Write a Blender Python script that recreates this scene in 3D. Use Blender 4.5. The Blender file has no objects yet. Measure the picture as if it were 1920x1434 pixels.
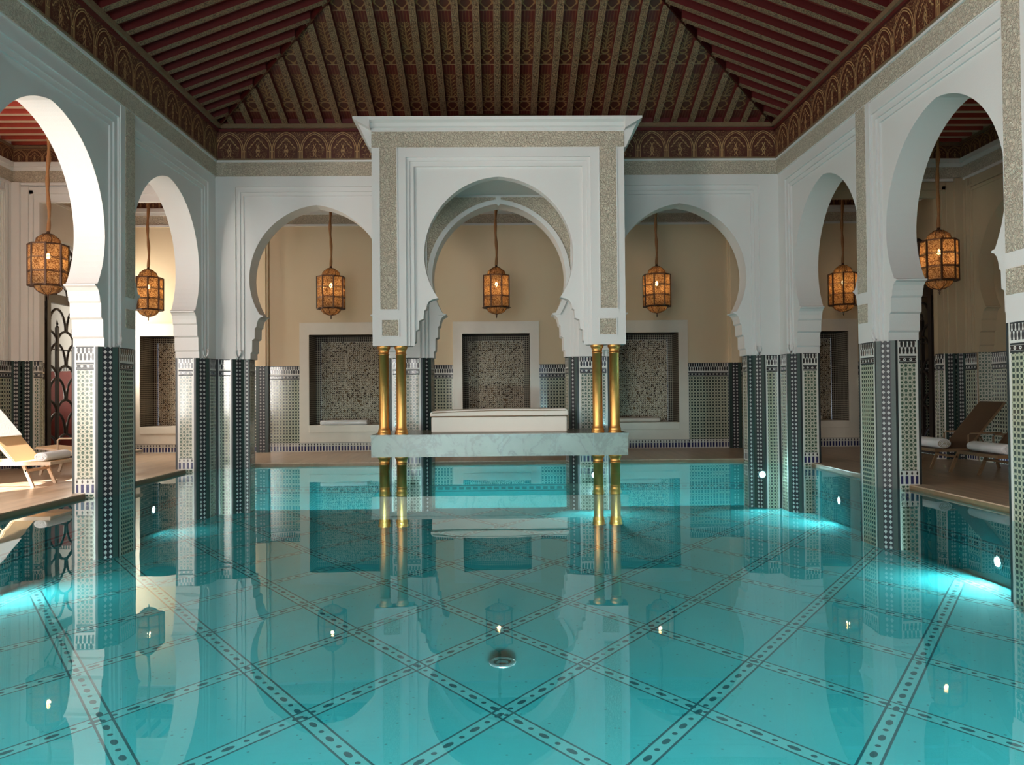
import bpy, math, random
from mathutils import Vector, Matrix
random.seed(7)
PI = math.pi
C = bpy.context.scene.collection
S = bpy.context.scene

# ------------------------------------------------------------------ camera
F_PX = 1440.0
yaw, pit, rol = math.radians(.9), math.radians(.85), math.radians(.5)
fw = Vector((math.sin(yaw)*math.cos(pit), math.cos(yaw)*math.cos(pit), math.sin(pit)))
rt = Vector((math.cos(yaw), -math.sin(yaw), 0)); up = rt.cross(fw)
r2 = rt*math.cos(rol) - up*math.sin(rol); u2 = up*math.cos(rol) + rt*math.sin(rol)
cd = bpy.data.cameras.new('camera'); cam = bpy.data.objects.new('camera', cd); C.objects.link(cam)
cd.sensor_fit = 'HORIZONTAL'; cd.sensor_width = 36; cd.lens = 36*F_PX/1920; cd.clip_end = 200
M = Matrix((( r2.x, u2.x, -fw.x, 0), (r2.y, u2.y, -fw.y, 0), (r2.z, u2.z, -fw.z, 1.6), (0, 0, 0, 1)))
cam.matrix_world = M
S.camera = cam

# ------------------------------------------------------------------ world, exposure, big lights
S.view_settings.view_transform = 'Standard'; S.view_settings.look = 'None'
S.view_settings.gamma = 1; S.view_settings.use_curve_mapping = False
S.view_settings.exposure = 0.22
w = bpy.data.worlds.new('world'); S.world = w; w.use_nodes = True
w.node_tree.nodes['Background'].inputs[0].default_value = (.62, .78, 1, 1)
w.node_tree.nodes['Background'].inputs[1].default_value = 1.2
S.cycles.max_bounces = 8; S.cycles.diffuse_bounces = 5; S.cycles.glossy_bounces = 4
S.cycles.transparent_max_bounces = 12; S.cycles.transmission_bounces = 4
S.cycles.sample_clamp_indirect = 6; S.cycles.caustics_reflective = False; S.cycles.caustics_refractive = False
S.cycles.use_denoising = True

def area(name, loc, direction, sx, sy, power, col, spread=180):
    l = bpy.data.lights.new(name, 'AREA'); l.shape = 'RECTANGLE'; l.size = sx; l.size_y = sy
    l.energy = power; l.color = col; l.spread = math.radians(spread)
    o = bpy.data.objects.new(name, l); C.objects.link(o); o.location = loc
    o.rotation_euler = Vector(direction).to_track_quat('-Z', 'Y').to_euler()
    return o
# daylight through the arched windows of the left gallery; front, gate and side lamps are added fill
for yy, pw in ((10.95, 170), (6.8, 430), (2.65, 1500)):
    area('daylight_left_window', (-11.3, yy, 2.9), (1, .28, -.12), 2.7, 4.6, pw, (1, .95, .88))
area('front_fill_light', (-3.2, -2.7, 2.6), (.25, 1, .02), 5.5, 4.4, 430, (1, .96, .90), 160)  # added fill lamp behind the camera, brightens the whole hall
area('gate_fill_light', (-12.3, 19.2, 2.9), (1, 0, .02), 1.6, 3.2, 70, (1, .92, .78), 140)  # added fill lamp hidden in the left vestibule, brightens the back gallery
sun = bpy.data.lights.new('sun', 'SUN'); sun.energy = 18; sun.angle = math.radians(1.5); sun.color = (1, .93, .82)
area('side_fill_light', (-10.70, 20.45, 3.5), (1, -.03, -.02), 1.4, 3.0, 170, (1, .92, .80), 165)  # added lamp on the unseen stretch of wall, brightens the back gallery from left
so = bpy.data.objects.new('sun', sun); C.objects.link(so); so.rotation_euler = Vector((.45, .50, -.75)).to_track_quat('-Z', 'Y').to_euler()
# underwater lamps, and an unseen fill row added at the front wall
def pool_light(x, y, z, dx, dy, power, dz=-.1):
    return area('pool_lamp_or_fill', (x, y, z), (dx, dy, dz), .22, .22, power, (.66, .97, 1))

# ------------------------------------------------------------------ node maths
class X:
    def __init__(s, nt, k): s.nt = nt; s.k = k
    def _m(s, op, *a):
        n = s.nt.nodes.new('ShaderNodeMath'); n.operation = op
        for i, v in enumerate((s,)+a):
            if isinstance(v, X): s.nt.links.new(v.k, n.inputs[i])
            else: n.inputs[i].default_value = v
        return X(s.nt, n.outputs[0])
    def __add__(s, o): return s._m('ADD', o)
    __radd__ = __add__
    def __sub__(s, o): return s._m('SUBTRACT', o)
    def __rsub__(s, o): return (s*-1)+o
    def __mul__(s, o): return s._m('MULTIPLY', o)
    __rmul__ = __mul__
    def __truediv__(s, o): return s._m('DIVIDE', o)
    def lt(s, o): return s._m('LESS_THAN', o)
    def gt(s, o): return s._m('GREATER_THAN', o)
    def abs(s): return s._m('ABSOLUTE')
    def fr(s): return s._m('FRACT')
    def fl(s): return s._m('FLOOR')
    def sin(s): return s._m('SINE')
    def cos(s): return s._m('COSINE')
    def sqrt(s): return s._m('SQRT')
    def max(s, o): return s._m('MAXIMUM', o)
    def min(s, o): return s._m('MINIMUM', o)
    def mod2(s): return (s*.5).fr().gt(.25)
    def atan2(s, o): return s._m('ARCTAN2', o)
    def sm(s, a, b):                                   # smooth 0..1 between a and b
        n = s.nt.nodes.new('ShaderNodeMapRange'); n.interpolation_type = 'SMOOTHSTEP'
        s.nt.links.new(s.k, n.inputs[0]); n.inputs[1].default_value = a; n.inputs[2].default_value = b
        return X(s.nt, n.outputs[0])

class Mat:
    def __init__(s, name, rough=.5, metal=0., spec=.5, coat=0.):
        s.m = bpy.data.materials.new(name); s.m.use_nodes = True; s.nt = s.m.node_tree
        s.b = s.nt.nodes['Principled BSDF']; s.rough(rough); s.b.inputs['Metallic'].default_value = metal
        s.b.inputs['Specular IOR Level'].default_value = spec
        if coat: s.b.inputs['Coat Weight'].default_value = coat; s.b.inputs['Coat Roughness'].default_value = .08
    def rough(s, v):
        if isinstance(v, X): s.nt.links.new(v.k, s.b.inputs['Roughness'])
        else: s.b.inputs['Roughness'].default_value = v
    def uv(s):
        n = s.nt.nodes.new('ShaderNodeUVMap'); p = s.nt.nodes.new('ShaderNodeSeparateXYZ'); s.nt.links.new(n.outputs[0], p.inputs[0])
        return X(s.nt, p.outputs[0]), X(s.nt, p.outputs[1])
    def co(s):
        n = s.nt.nodes.new('ShaderNodeTexCoord'); p = s.nt.nodes.new('ShaderNodeSeparateXYZ'); s.nt.links.new(n.outputs['Object'], p.inputs[0])
        return X(s.nt, p.outputs[0]), X(s.nt, p.outputs[1]), X(s.nt, p.outputs[2])
    def vec(s, *a):
        n = s.nt.nodes.new('ShaderNodeCombineXYZ')
        for i, v in enumerate(a):
            if isinstance(v, X): s.nt.links.new(v.k, n.inputs[i])
            else: n.inputs[i].default_value = v
        return n.outputs[0]
    def objco(s): return s.nt.nodes.new('ShaderNodeTexCoord').outputs['Object']
    def noise(s, vec, scale, detail=2, rough=.5, dist=0):
        n = s.nt.nodes.new('ShaderNodeTexNoise'); s.nt.links.new(vec, n.inputs['Vector'])
        n.inputs['Scale'].default_value = scale; n.inputs['Detail'].default_value = detail
        n.inputs['Roughness'].default_value = rough; n.inputs['Distortion'].default_value = dist
        return X(s.nt, n.outputs[0])
    def voro(s, vec, scale, feature='F1'):
        n = s.nt.nodes.new('ShaderNodeTexVoronoi'); n.feature = feature; s.nt.links.new(vec, n.inputs['Vector']); n.inputs['Scale'].default_value = scale
        return X(s.nt, n.outputs['Distance'])
    def mix(s, f, a, b):
        n = s.nt.nodes.new('ShaderNodeMix'); n.data_type = 'RGBA'
        if isinstance(f, X): s.nt.links.new(f.k, n.inputs[0])
        else: n.inputs[0].default_value = f
        for i, v in ((6, a), (7, b)):
            if isinstance(v, tuple): n.inputs[i].default_value = (*v[:3], 1)
            else: s.nt.links.new(v, n.inputs[i])
        return n.outputs[2]
    def col(s, c):
        if isinstance(c, tuple): s.b.inputs['Base Color'].default_value = (*c[:3], 1)
        else: s.nt.links.new(c, s.b.inputs['Base Color'])
        return s
    def bump(s, h, dist=.01, strength=1):
        n = s.nt.nodes.new('ShaderNodeBump'); n.inputs['Strength'].default_value = strength; n.inputs['Distance'].default_value = dist
        s.nt.links.new(h.k, n.inputs['Height']); s.nt.links.new(n.outputs[0], s.b.inputs['Normal'])

def plain(name, c, rough=.5, metal=0, var=.06, scale=6, bump=0, coat=0.):
    t = Mat(name, rough, metal, coat=coat); v = t.objco(); n = t.noise(v, scale, 4, .6)
    t.col(t.mix(n, tuple(x*(1-var) for x in c), tuple(min(1, x*(1+var)) for x in c)))
    if bump: t.bump(t.noise(v, 60, 3), bump)
    return t.m
MT = {}
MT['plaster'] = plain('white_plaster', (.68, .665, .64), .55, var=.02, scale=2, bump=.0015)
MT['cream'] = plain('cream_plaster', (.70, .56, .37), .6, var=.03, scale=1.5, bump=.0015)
MT['tan'] = plain('shade_painted_plaster', (.42, .33, .215), .6, var=.05, scale=1.5, bump=.0015)  # dimness of the right gallery put into the plaster colour
MT['marble_w'] = plain('pale_marble', (.72, .66, .56), .3, var=.08, scale=3)
MT['towel'] = plain('white_towel', (.86, .86, .87), .9, var=.03, scale=30, bump=.004)
MT['towel_core'] = plain('towel_roll_end', (.50, .45, .33), .9, var=.1, scale=30, bump=.004)
MT['cushion'] = plain('cushion_cloth', (.74, .66, .58), .85, var=.03, scale=8, bump=.001)
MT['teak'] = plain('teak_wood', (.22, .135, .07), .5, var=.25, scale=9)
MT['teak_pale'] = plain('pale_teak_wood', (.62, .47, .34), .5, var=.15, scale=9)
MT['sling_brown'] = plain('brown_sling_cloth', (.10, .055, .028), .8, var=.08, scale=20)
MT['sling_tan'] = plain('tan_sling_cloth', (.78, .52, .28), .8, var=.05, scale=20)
MT['iron'] = plain('wrought_iron', (.03, .022, .018), .45, .3, var=.2)
MT['brass_dark'] = plain('aged_brass', (.24, .12, .05), .45, .8, var=.3, scale=30)
MT['lantern_frame'] = plain('dark_bronze', (.07, .03, .013), .5, .4, var=.3, scale=30)
MT['cord'] = plain('cord_cloth', (.30, .13, .045), .8, var=.3, scale=25)
MT['dark'] = plain('dark_glaze', (.018, .024, .026), .4, var=.2)
MT['darkgreen'] = plain('dark_green_glaze', (.020, .044, .037), .4, var=.3, scale=20)
MT['white_glaze'] = plain('white_glaze', (.66, .65, .60), .2, var=.06, scale=20)
MT['red_cloth'] = plain('red_painted_door', (.17, .018, .012), .5, var=.3, scale=14)
MT['steel'] = plain('steel', (.6, .65, .66), .25, .9)

def gold():
    t = Mat('gilded_metal', .3, 1.0); v = t.objco(); n = t.noise(v, 7, 4, .7)
    t.col(t.mix(n, (.60, .27, .07), (.80, .43, .14))); t.rough(n*.2+.32); return t.m
MT['gold'] = gold()

def carved(name='carved_plaster', a=(.76, .66, .52), b=(.55, .46, .35), scale=17):
    t = Mat(name, .8); v = t.objco()
    nz = t.nt.nodes.new('ShaderNodeTexNoise'); t.nt.links.new(v, nz.inputs['Vector']); nz.inputs['Scale'].default_value = 9
    mx = t.nt.nodes.new('ShaderNodeVectorMath'); mx.operation = 'MULTIPLY_ADD'
    t.nt.links.new(nz.outputs['Color'], mx.inputs[0]); mx.inputs[1].default_value = (.12, .12, .12); t.nt.links.new(v, mx.inputs[2])
    e = t.voro(mx.outputs[0], scale, 'DISTANCE_TO_EDGE').sm(.02, .14)
    e2 = t.voro(mx.outputs[0], scale*2.3, 'DISTANCE_TO_EDGE').sm(.03, .2)
    h = e*.6+e2*.4
    t.col(t.mix(h, b, a)); t.bump(h, .03, .9); return t.m
MT['carved'] = carved()

CR = (.50, .485, .385); GN = (.035, .075, .05); BK = (.018, .018, .024); NV = (.022, .025, .10); WH = (.66, .65, .60)
def tile_dots():
    t = Mat('mosaic_dots', .18, coat=.4); u, v = t.uv(); P = .068
    a = (u/P).fr()-.5; b = (v/P).fr()-.5
    r = (a*a+b*b).sqrt(); alt = ((u/P).fl()+(v/P).fl()).mod2()
    big = r.lt(.40)*alt+r.lt(.27)*(1-alt)
    cr = (a.abs().gt(.41)*b.abs().gt(.41))
    ring = (r.gt(.18)*r.lt(.26))*alt
    f = big.max(cr)
    c = t.mix(f, CR, GN); c = t.mix(ring*.5, c, (.25, .3, .22)); t.col(c); return t.m
def tile_grid(name='mosaic_grid', P=.072, base=(.43, .45, .33), dk=(.03, .05, .045), size=.31):
    t = Mat(name, .18, coat=.4); u, v = t.uv()
    a = ((u/P).fr()-.5).abs(); b = ((v/P).fr()-.5).abs()
    sq = a.max(b).lt(size)
    c2 = ((u/P+.5).fr()-.5).abs()+((v/P+.5).fr()-.5).abs()
    dm = c2.lt(.15)
    c = t.mix(sq, base, dk); c = t.mix(dm, c, (.10, .13, .10)); t.col(c); return t.m
def tile_diamond():
    t = Mat('mosaic_diamond_chain', .4, spec=.3); u, v = t.uv()
    b = ((v/.085).fr()-.5).abs(); a = u.abs()/.085
    d = (a*1.15+b).lt(.37); t.col(t.mix(d, BK, (.46, .45, .43))); return t.m
def tile_merlon():
    t = Mat('mosaic_merlon_frieze', .15, coat=.4); u, v = t.uv()
    P = .066
    row = v.gt(2.31); uu = (u/P+row*.5).fr()-.5; a = uu.abs()
    vv = (v-2.2)/.11; k = (vv.fr()*PI).sin()
    wt = a.lt(.34-.2*k); cap = ((vv.fr()-.5).abs().gt(.40))*1.0
    t.col(t.mix(wt*(1-cap*a.gt(.2)), BK, WH)); return t.m
def tile_chain():
    t = Mat('mosaic_chain_band', .15, coat=.4); u, v = t.uv(); b = (v-2.105)/.05
    a = (u/.1).fr()-.5; r = (a*a*3+b*b).sqrt(); wt = r.gt(.16)*r.lt(.42); t.col(t.mix(wt.max(b.abs().gt(.62)), BK, WH)); return t.m
def tile_base():
    t = Mat('mosaic_base_band', .15, coat=.4); u, v = t.uv()
    a = ((u/.085).fr()-.5).abs(); vv = (v-.05)/.25
    z1 = (vv-.45).lt(.55-1.7*a)*vv.gt(.12)
    k = (a.lt(.28))*vv.gt(.1)*vv.lt(.62)
    dm = (a+((vv-.8).abs()*1.4)).lt(.2)
    c = t.mix(k, WH, NV); c = t.mix(dm, c, BK); c = t.mix(vv.lt(.08), c, WH)
    c = t.mix(vv.gt(.97), c, BK); t.col(c); return t.m
def tile_knot():
    t = Mat('mosaic_star_knot', .6, spec=.15); u, v = t.uv(); k = 2*PI/.12
    vv = t.vec(u, v, 0.); d = t.voro(vv, 15); e = t.voro(vv, 15, 'DISTANCE_TO_EDGE')
    s1 = (u*k).sin()*(v*k).sin(); f = (d.lt(.30)).max(s1.abs().gt(.80)); g = e.lt(.05)
    c = t.mix(f, (.58, .53, .42), (.035, .022, .018)); c = t.mix(g, c, (.16, .10, .05))
    t.col(c); return t.m
def tile_knot_border():
    t = Mat('mosaic_knot_border', .6, spec=.15); u, v = t.uv(); k = 2*PI/.11
    h = (u*k).sin()*(v*k).sin(); f = h.abs().lt(.3)
    t.col(t.mix(f, (.03, .02, .017), (.40, .36, .28))); return t.m
MT['t_dots'] = tile_dots(); MT['t_grid'] = tile_grid(); MT['t_dia'] = tile_diamond(); MT['t_mer'] = tile_merlon()
MT['t_grid2'] = tile_grid('mosaic_wall_grid', .085, (.47, .49, .37), (.03, .045, .04), .31)
MT['t_chain'] = tile_chain(); MT['t_base'] = tile_base(); MT['t_knot'] = tile_knot(); MT['t_kb'] = tile_knot_border()

def marble_green():
    t = Mat('veined_marble', .25); v = t.objco(); n = t.noise(v, 1.6, 8, .65, 1.6); vein = (n-.5).abs().sm(0, .05)
    n2 = t.noise(v, 5, 5, .6, .8); c = t.mix(n2, (.165, .16, .12), (.235, .225, .17)); c = t.mix((1-vein)*.6, c, (.10, .085, .06))
    x, y, z = t.co(); j = ((x-.03).abs().lt(.008)).max((x-1.82).abs().lt(.006)).max((x+1.88).abs().lt(.006)); c = t.mix(j*.8, c, (.2, .2, .17))
    t.col(c); return t.m
MT['marble'] = marble_green()

def stone_deck():
    t = Mat('striped_stone_deck', .35); x, y, z = t.co()
    n = t.noise(t.vec(x*5, y*.35, z), 1.5, 5, .6, .3); n2 = t.noise(t.vec(x, y, z), 14, 3)
    c = t.mix(n.sm(.3, .7), (.40, .27, .17), (.60, .45, .32)); c = t.mix(n2*.3, c, (.5, .38, .27))
    px = ((x/.6).fr()).lt(.012); py = ((y/1.2).fr()).lt(.006)
    c = t.mix(px.max(py)*.6, c, (.2, .13, .09)); t.col(c); t.rough(n*.2+.22); return t.m
MT['deck'] = stone_deck()

def painted(name, kind):
    """carved and painted cedar: gold scrollwork on dark red"""
    t = Mat(name, .5); u, v = t.uv(); gold_, red, brn = (.34, .20, .085), (.075, .009, .006), (.095, .030, .013)
    nz = t.noise(t.vec(u, v, 0.), 22, 3, .6); base = t.mix(nz, red, brn)
    if kind == 'panel':                                  # between the rafters, v up the slope
        P = 1.25; b = (v/P).fr(); a = u/.13; aa = a.abs()
        blk = b.lt(.2); rib = ((a*2.2).fr()-.5).abs().gt(.36); knot = ((a*1.6+b*14).sin()*(a*1.6-b*14).sin()).abs().lt(.16)
        ring = ((a*a+(b-.46)*(b-.46)*180).sqrt()-.55).abs().lt(.13)
        chev = (((b*13-aa*1.3).fr()-.5).abs()).lt(.13)*aa.lt(.75)*aa.gt(.16); stem = aa.lt(.09)
        scr = (t.noise(t.vec(a*1.0, b*7, 3.), 2.4, 1, .5, 1.2)-.5).abs().lt(.03)
        z1 = b.gt(.2)*b.lt(.4); z2 = b.gt(.4)*b.lt(.52); z3 = b.gt(.52)
        f = (knot*z1).max(ring*z2).max((chev.max(stem).max(scr))*z3).max(rib*blk*.25)
        bar = ((b-.2).abs().lt(.008)).max((b-.4).abs().lt(.006)).max((b-.52).abs().lt(.006))
        c = t.mix(blk, base, (.10, .012, .008)); c = t.mix(f*.85, c, (.30, .155, .055)); c = t.mix(bar, c, (.30, .17, .08)); t.bump(f, .008)
    elif kind == 'under':                                # underside of a rafter
        f = ((t.voro(t.vec(u, v, 0.), 26, 'DISTANCE_TO_EDGE')).sm(.03, .12)); ed = u.abs().gt(.052)
        c = t.mix(f, (.07, .03, .012), (.25, .15, .075)); c = t.mix(ed, c, (.22, .135, .07)); t.bump(f, .006)
    elif kind == 'side':
        c = t.mix(nz, (.075, .005, .005), (.115, .009, .007))
    else:                                                # arcaded frieze, v from 0 to .68
        P = .625; a = (u/P).fr()-.5; vv = v/P
        top = vv.gt(.36); ab = a.abs()
        r = ((ab+.16)*(ab+.16)+(vv-.36)*(vv-.36)).sqrt()
        ar1 = ((r-.645).abs().lt(.016))*top; ar2 = ((r-.585).abs().lt(.012))*top
        zig = (vv+ab*1.15+((ab*11).fr()-.5).abs()*.09-.80).abs().lt(.022)*vv.gt(.40)*ab.lt(.34)
        post = ((ab-.475).abs().lt(.012)).max((ab-.425).abs().lt(.010))*(1-top); cap = (vv-.30).abs().lt(.015)*ab.gt(.42)
        vw = (vv*24).sin()*.022+.05-vv*.04; fin = (ab-vw).abs().lt(.014)*vv.lt(.58)*vv.gt(.1); dot = (a*a*8+(vv-.33)*(vv-.33)*5).sqrt().lt(.09)
        scr = (t.noise(t.vec(u, v, 1.), 17, 2, .5, 1.2)-.5).abs().lt(.02)
        out = (scr*(r.gt(.68))*top).max(scr*r.lt(.5)*.6)
        f = ar1.max(ar2).max(zig).max(post).max(cap).max(fin).max(dot).max(out)
        edge = ((v-.02).abs().lt(.012)).max((v-.655).abs().lt(.012))
        f = f.max(edge)
        c = t.mix(f*.9, base, (.50, .30, .13)); t.bump(f, .008)
    t.col(c); return t.m
MT['p_panel'] = painted('painted_cedar_panel', 'panel'); MT['p_under'] = painted('carved_rafter_underside', 'under')
MT['p_side'] = painted('red_rafter_side', 'side'); MT['p_frieze'] = painted('painted_cedar_frieze', 'frieze')
MT['red_board'] = plain('red_board', (.16, .018, .012), .5, var=.2, scale=20)
MT['red_bright'] = plain('red_gallery_board', (.42, .06, .035), .5, var=.15, scale=20)
MT['salmon'] = plain('pale_rafter', (.62, .42, .29), .5, var=.1, scale=20)

def pool_floor_mat():
    t = Mat('pool_mosaic', .85, spec=.1); x, y, z = t.co(); v = t.vec(x, y, z)
    sp = t.voro(v, 9).lt(.10); n = t.noise(v, 2.2, 5, .6); nn = t.noise(v, 60, 2)
    c = t.mix(n, (.10, .72, .75), (.14, .82, .84)); c = t.mix(nn*.35, c, (.06, .60, .66)); c = t.mix(sp*.55, c, (.02, .20, .26))
    U = x/1.62; V = (y-6.3)/2.22
    inside = x.abs().lt(6.22)
    L = math.hypot(1/1.62, 1/2.22)
    dark = None; light = None
    for s in (1, -1):
        W = (U+V*s)+.5; d = ((W.fr())-.5)/L             # signed distance in metres
        al = (x*(1/2.22)-y*(s/1.62))/L if s > 0 else (x*(1/2.22)+y*(1/1.62))/L
        ad = d.abs(); ln = (ad.gt(.062))*(ad.lt(.082))
        cell = (al/.16); oc = (cell.fr()-.5); ov = ((oc*oc)*5.2+(d*d)*900).sqrt().lt(.78)*cell.fl().mod2()
        ov2 = ((oc*oc)*30+(d*d)*1500).sqrt().lt(.8)*(1-cell.fl().mod2())
        k = ln.max(ov).max(ov2); b = ad.lt(.082)
        dark = k if dark is None else dark.max(k); light = b if light is None else light.max(b)
    a = (x.abs()-6.33).abs(); bl = (a.gt(.06)*a.lt(.085)); al = (y/.16); bo = a.lt(.03)*((al.fr()-.5).abs().lt(.33))
    dark = (dark*inside).max(bl).max(bo); light = (light*inside).max(a.lt(.085))
    c = t.mix(light, c, (.22, .80, .80)); c = t.mix(dark*.9, c, (.012, .11, .14)); t.col(c); return t.m
MT['pool_floor'] = pool_floor_mat()
def pool_side_mat():
    t = Mat('pool_side_mosaic', .85, spec=.1); x, y, z = t.co(); v = t.vec(x, y, z)
    nn = t.noise(v, 40, 2); c = t.mix(nn, (.03, .30, .32), (.06, .44, .45)); l = (z+.55).abs(); k = (l.gt(.05)*l.lt(.075)).max(l.lt(.03)*(((x+y)/.16).fr()-.5).abs().lt(.33))
    c = t.mix(k*.8, c, (.012, .11, .13)); t.col(c); return t.m
MT['pool_side'] = pool_side_mat()

def water_mat():
    m = bpy.data.materials.new('pool_water'); m.use_nodes = True; nt = m.node_tree; nt.nodes.clear()
    out = nt.nodes.new('ShaderNodeOutputMaterial'); mix = nt.nodes.new('ShaderNodeMixShader')
    tr = nt.nodes.new('ShaderNodeBsdfTransparent'); tr.inputs[0].default_value = (.74, .985, .99, 1)
    gl = nt.nodes.new('ShaderNodeBsdfGlossy'); gl.inputs['Roughness'].default_value = .0; gl.inputs[0].default_value = (.93, 1, 1, 1)
    fr = nt.nodes.new('ShaderNodeFresnel'); fr.inputs[0].default_value = 1.52
    tc = nt.nodes.new('ShaderNodeTexCoord'); nz = nt.nodes.new('ShaderNodeTexNoise'); nz.inputs['Scale'].default_value = 1.1; nz.inputs['Detail'].default_value = 1.5
    nt.links.new(tc.outputs['Object'], nz.inputs['Vector'])
    bp = nt.nodes.new('ShaderNodeBump'); bp.inputs['Distance'].default_value = .004; bp.inputs['Strength'].default_value = .5
    nt.links.new(nz.outputs[0], bp.inputs['Height']); nt.links.new(bp.outputs[0], gl.inputs['Normal'])
    nt.links.new(fr.outputs[0], mix.inputs[0]); nt.links.new(tr.outputs[0], mix.inputs[1]); nt.links.new(gl.outputs[0], mix.inputs[2])
    nt.links.new(mix.outputs[0], out.inputs[0]); return m
MT['water'] = water_mat()

def emit(name, c, s):
    m = bpy.data.materials.new(name); m.use_nodes = True; nt = m.node_tree; nt.nodes.clear()
    o = nt.nodes.new('ShaderNodeOutputMaterial'); e = nt.nodes.new('ShaderNodeEmission'); e.inputs[0].default_value = (*c, 1); e.inputs[1].default_value = s
    nt.links.new(e.outputs[0], o.inputs[0]); return m
MT['bulb'] = emit('lit_bulb', (1, .72, .36), 60); MT['pool_bulb'] = emit('pool_lamp_lens', (.8, 1, 1), 14)

def shade_mat():
    m = bpy.data.materials.new('pierced_lantern_shade'); m.use_nodes = True; nt = m.node_tree; nt.nodes.clear()
    o = nt.nodes.new('ShaderNodeOutputMaterial')
    t = Mat.__new__(Mat); t.nt = nt; t.m = m
    u, v = t.uv(); n = t.noise(t.vec(u, v, 0.), 22, 2, .5, 1.4); fil = (n-.5).abs().lt(.06)
    di = nt.nodes.new('ShaderNodeBsdfDiffuse'); di.inputs[0].default_value = (.46, .33, .20, 1)
    tl = nt.nodes.new('ShaderNodeBsdfTranslucent'); tl.inputs[0].default_value = (.52, .27, .10, 1)
    mt = nt.nodes.new('ShaderNodeBsdfDiffuse'); mt.inputs[0].default_value = (.12, .055, .02, 1)
    tp = nt.nodes.new('ShaderNodeBsdfTransparent'); tp.inputs[0].default_value = (1, .8, .55, 1)
    a = nt.nodes.new('ShaderNodeMixShader'); a.inputs[0].default_value = .42; nt.links.new(di.outputs[0], a.inputs[1]); nt.links.new(tl.outputs[0], a.inputs[2])
    b = nt.nodes.new('ShaderNodeMixShader'); b.inputs[0].default_value = .42; nt.links.new(a.outputs[0], b.inputs[1]); nt.links.new(tp.outputs[0], b.inputs[2])
    c = nt.nodes.new('ShaderNodeMixShader'); nt.links.new(fil.k, c.inputs[0]); nt.links.new(b.outputs[0], c.inputs[1]); nt.links.new(mt.outputs[0], c.inputs[2])
    nt.links.new(c.outputs[0], o.inputs[0]); return m
MT['shade'] = shade_mat()

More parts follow.
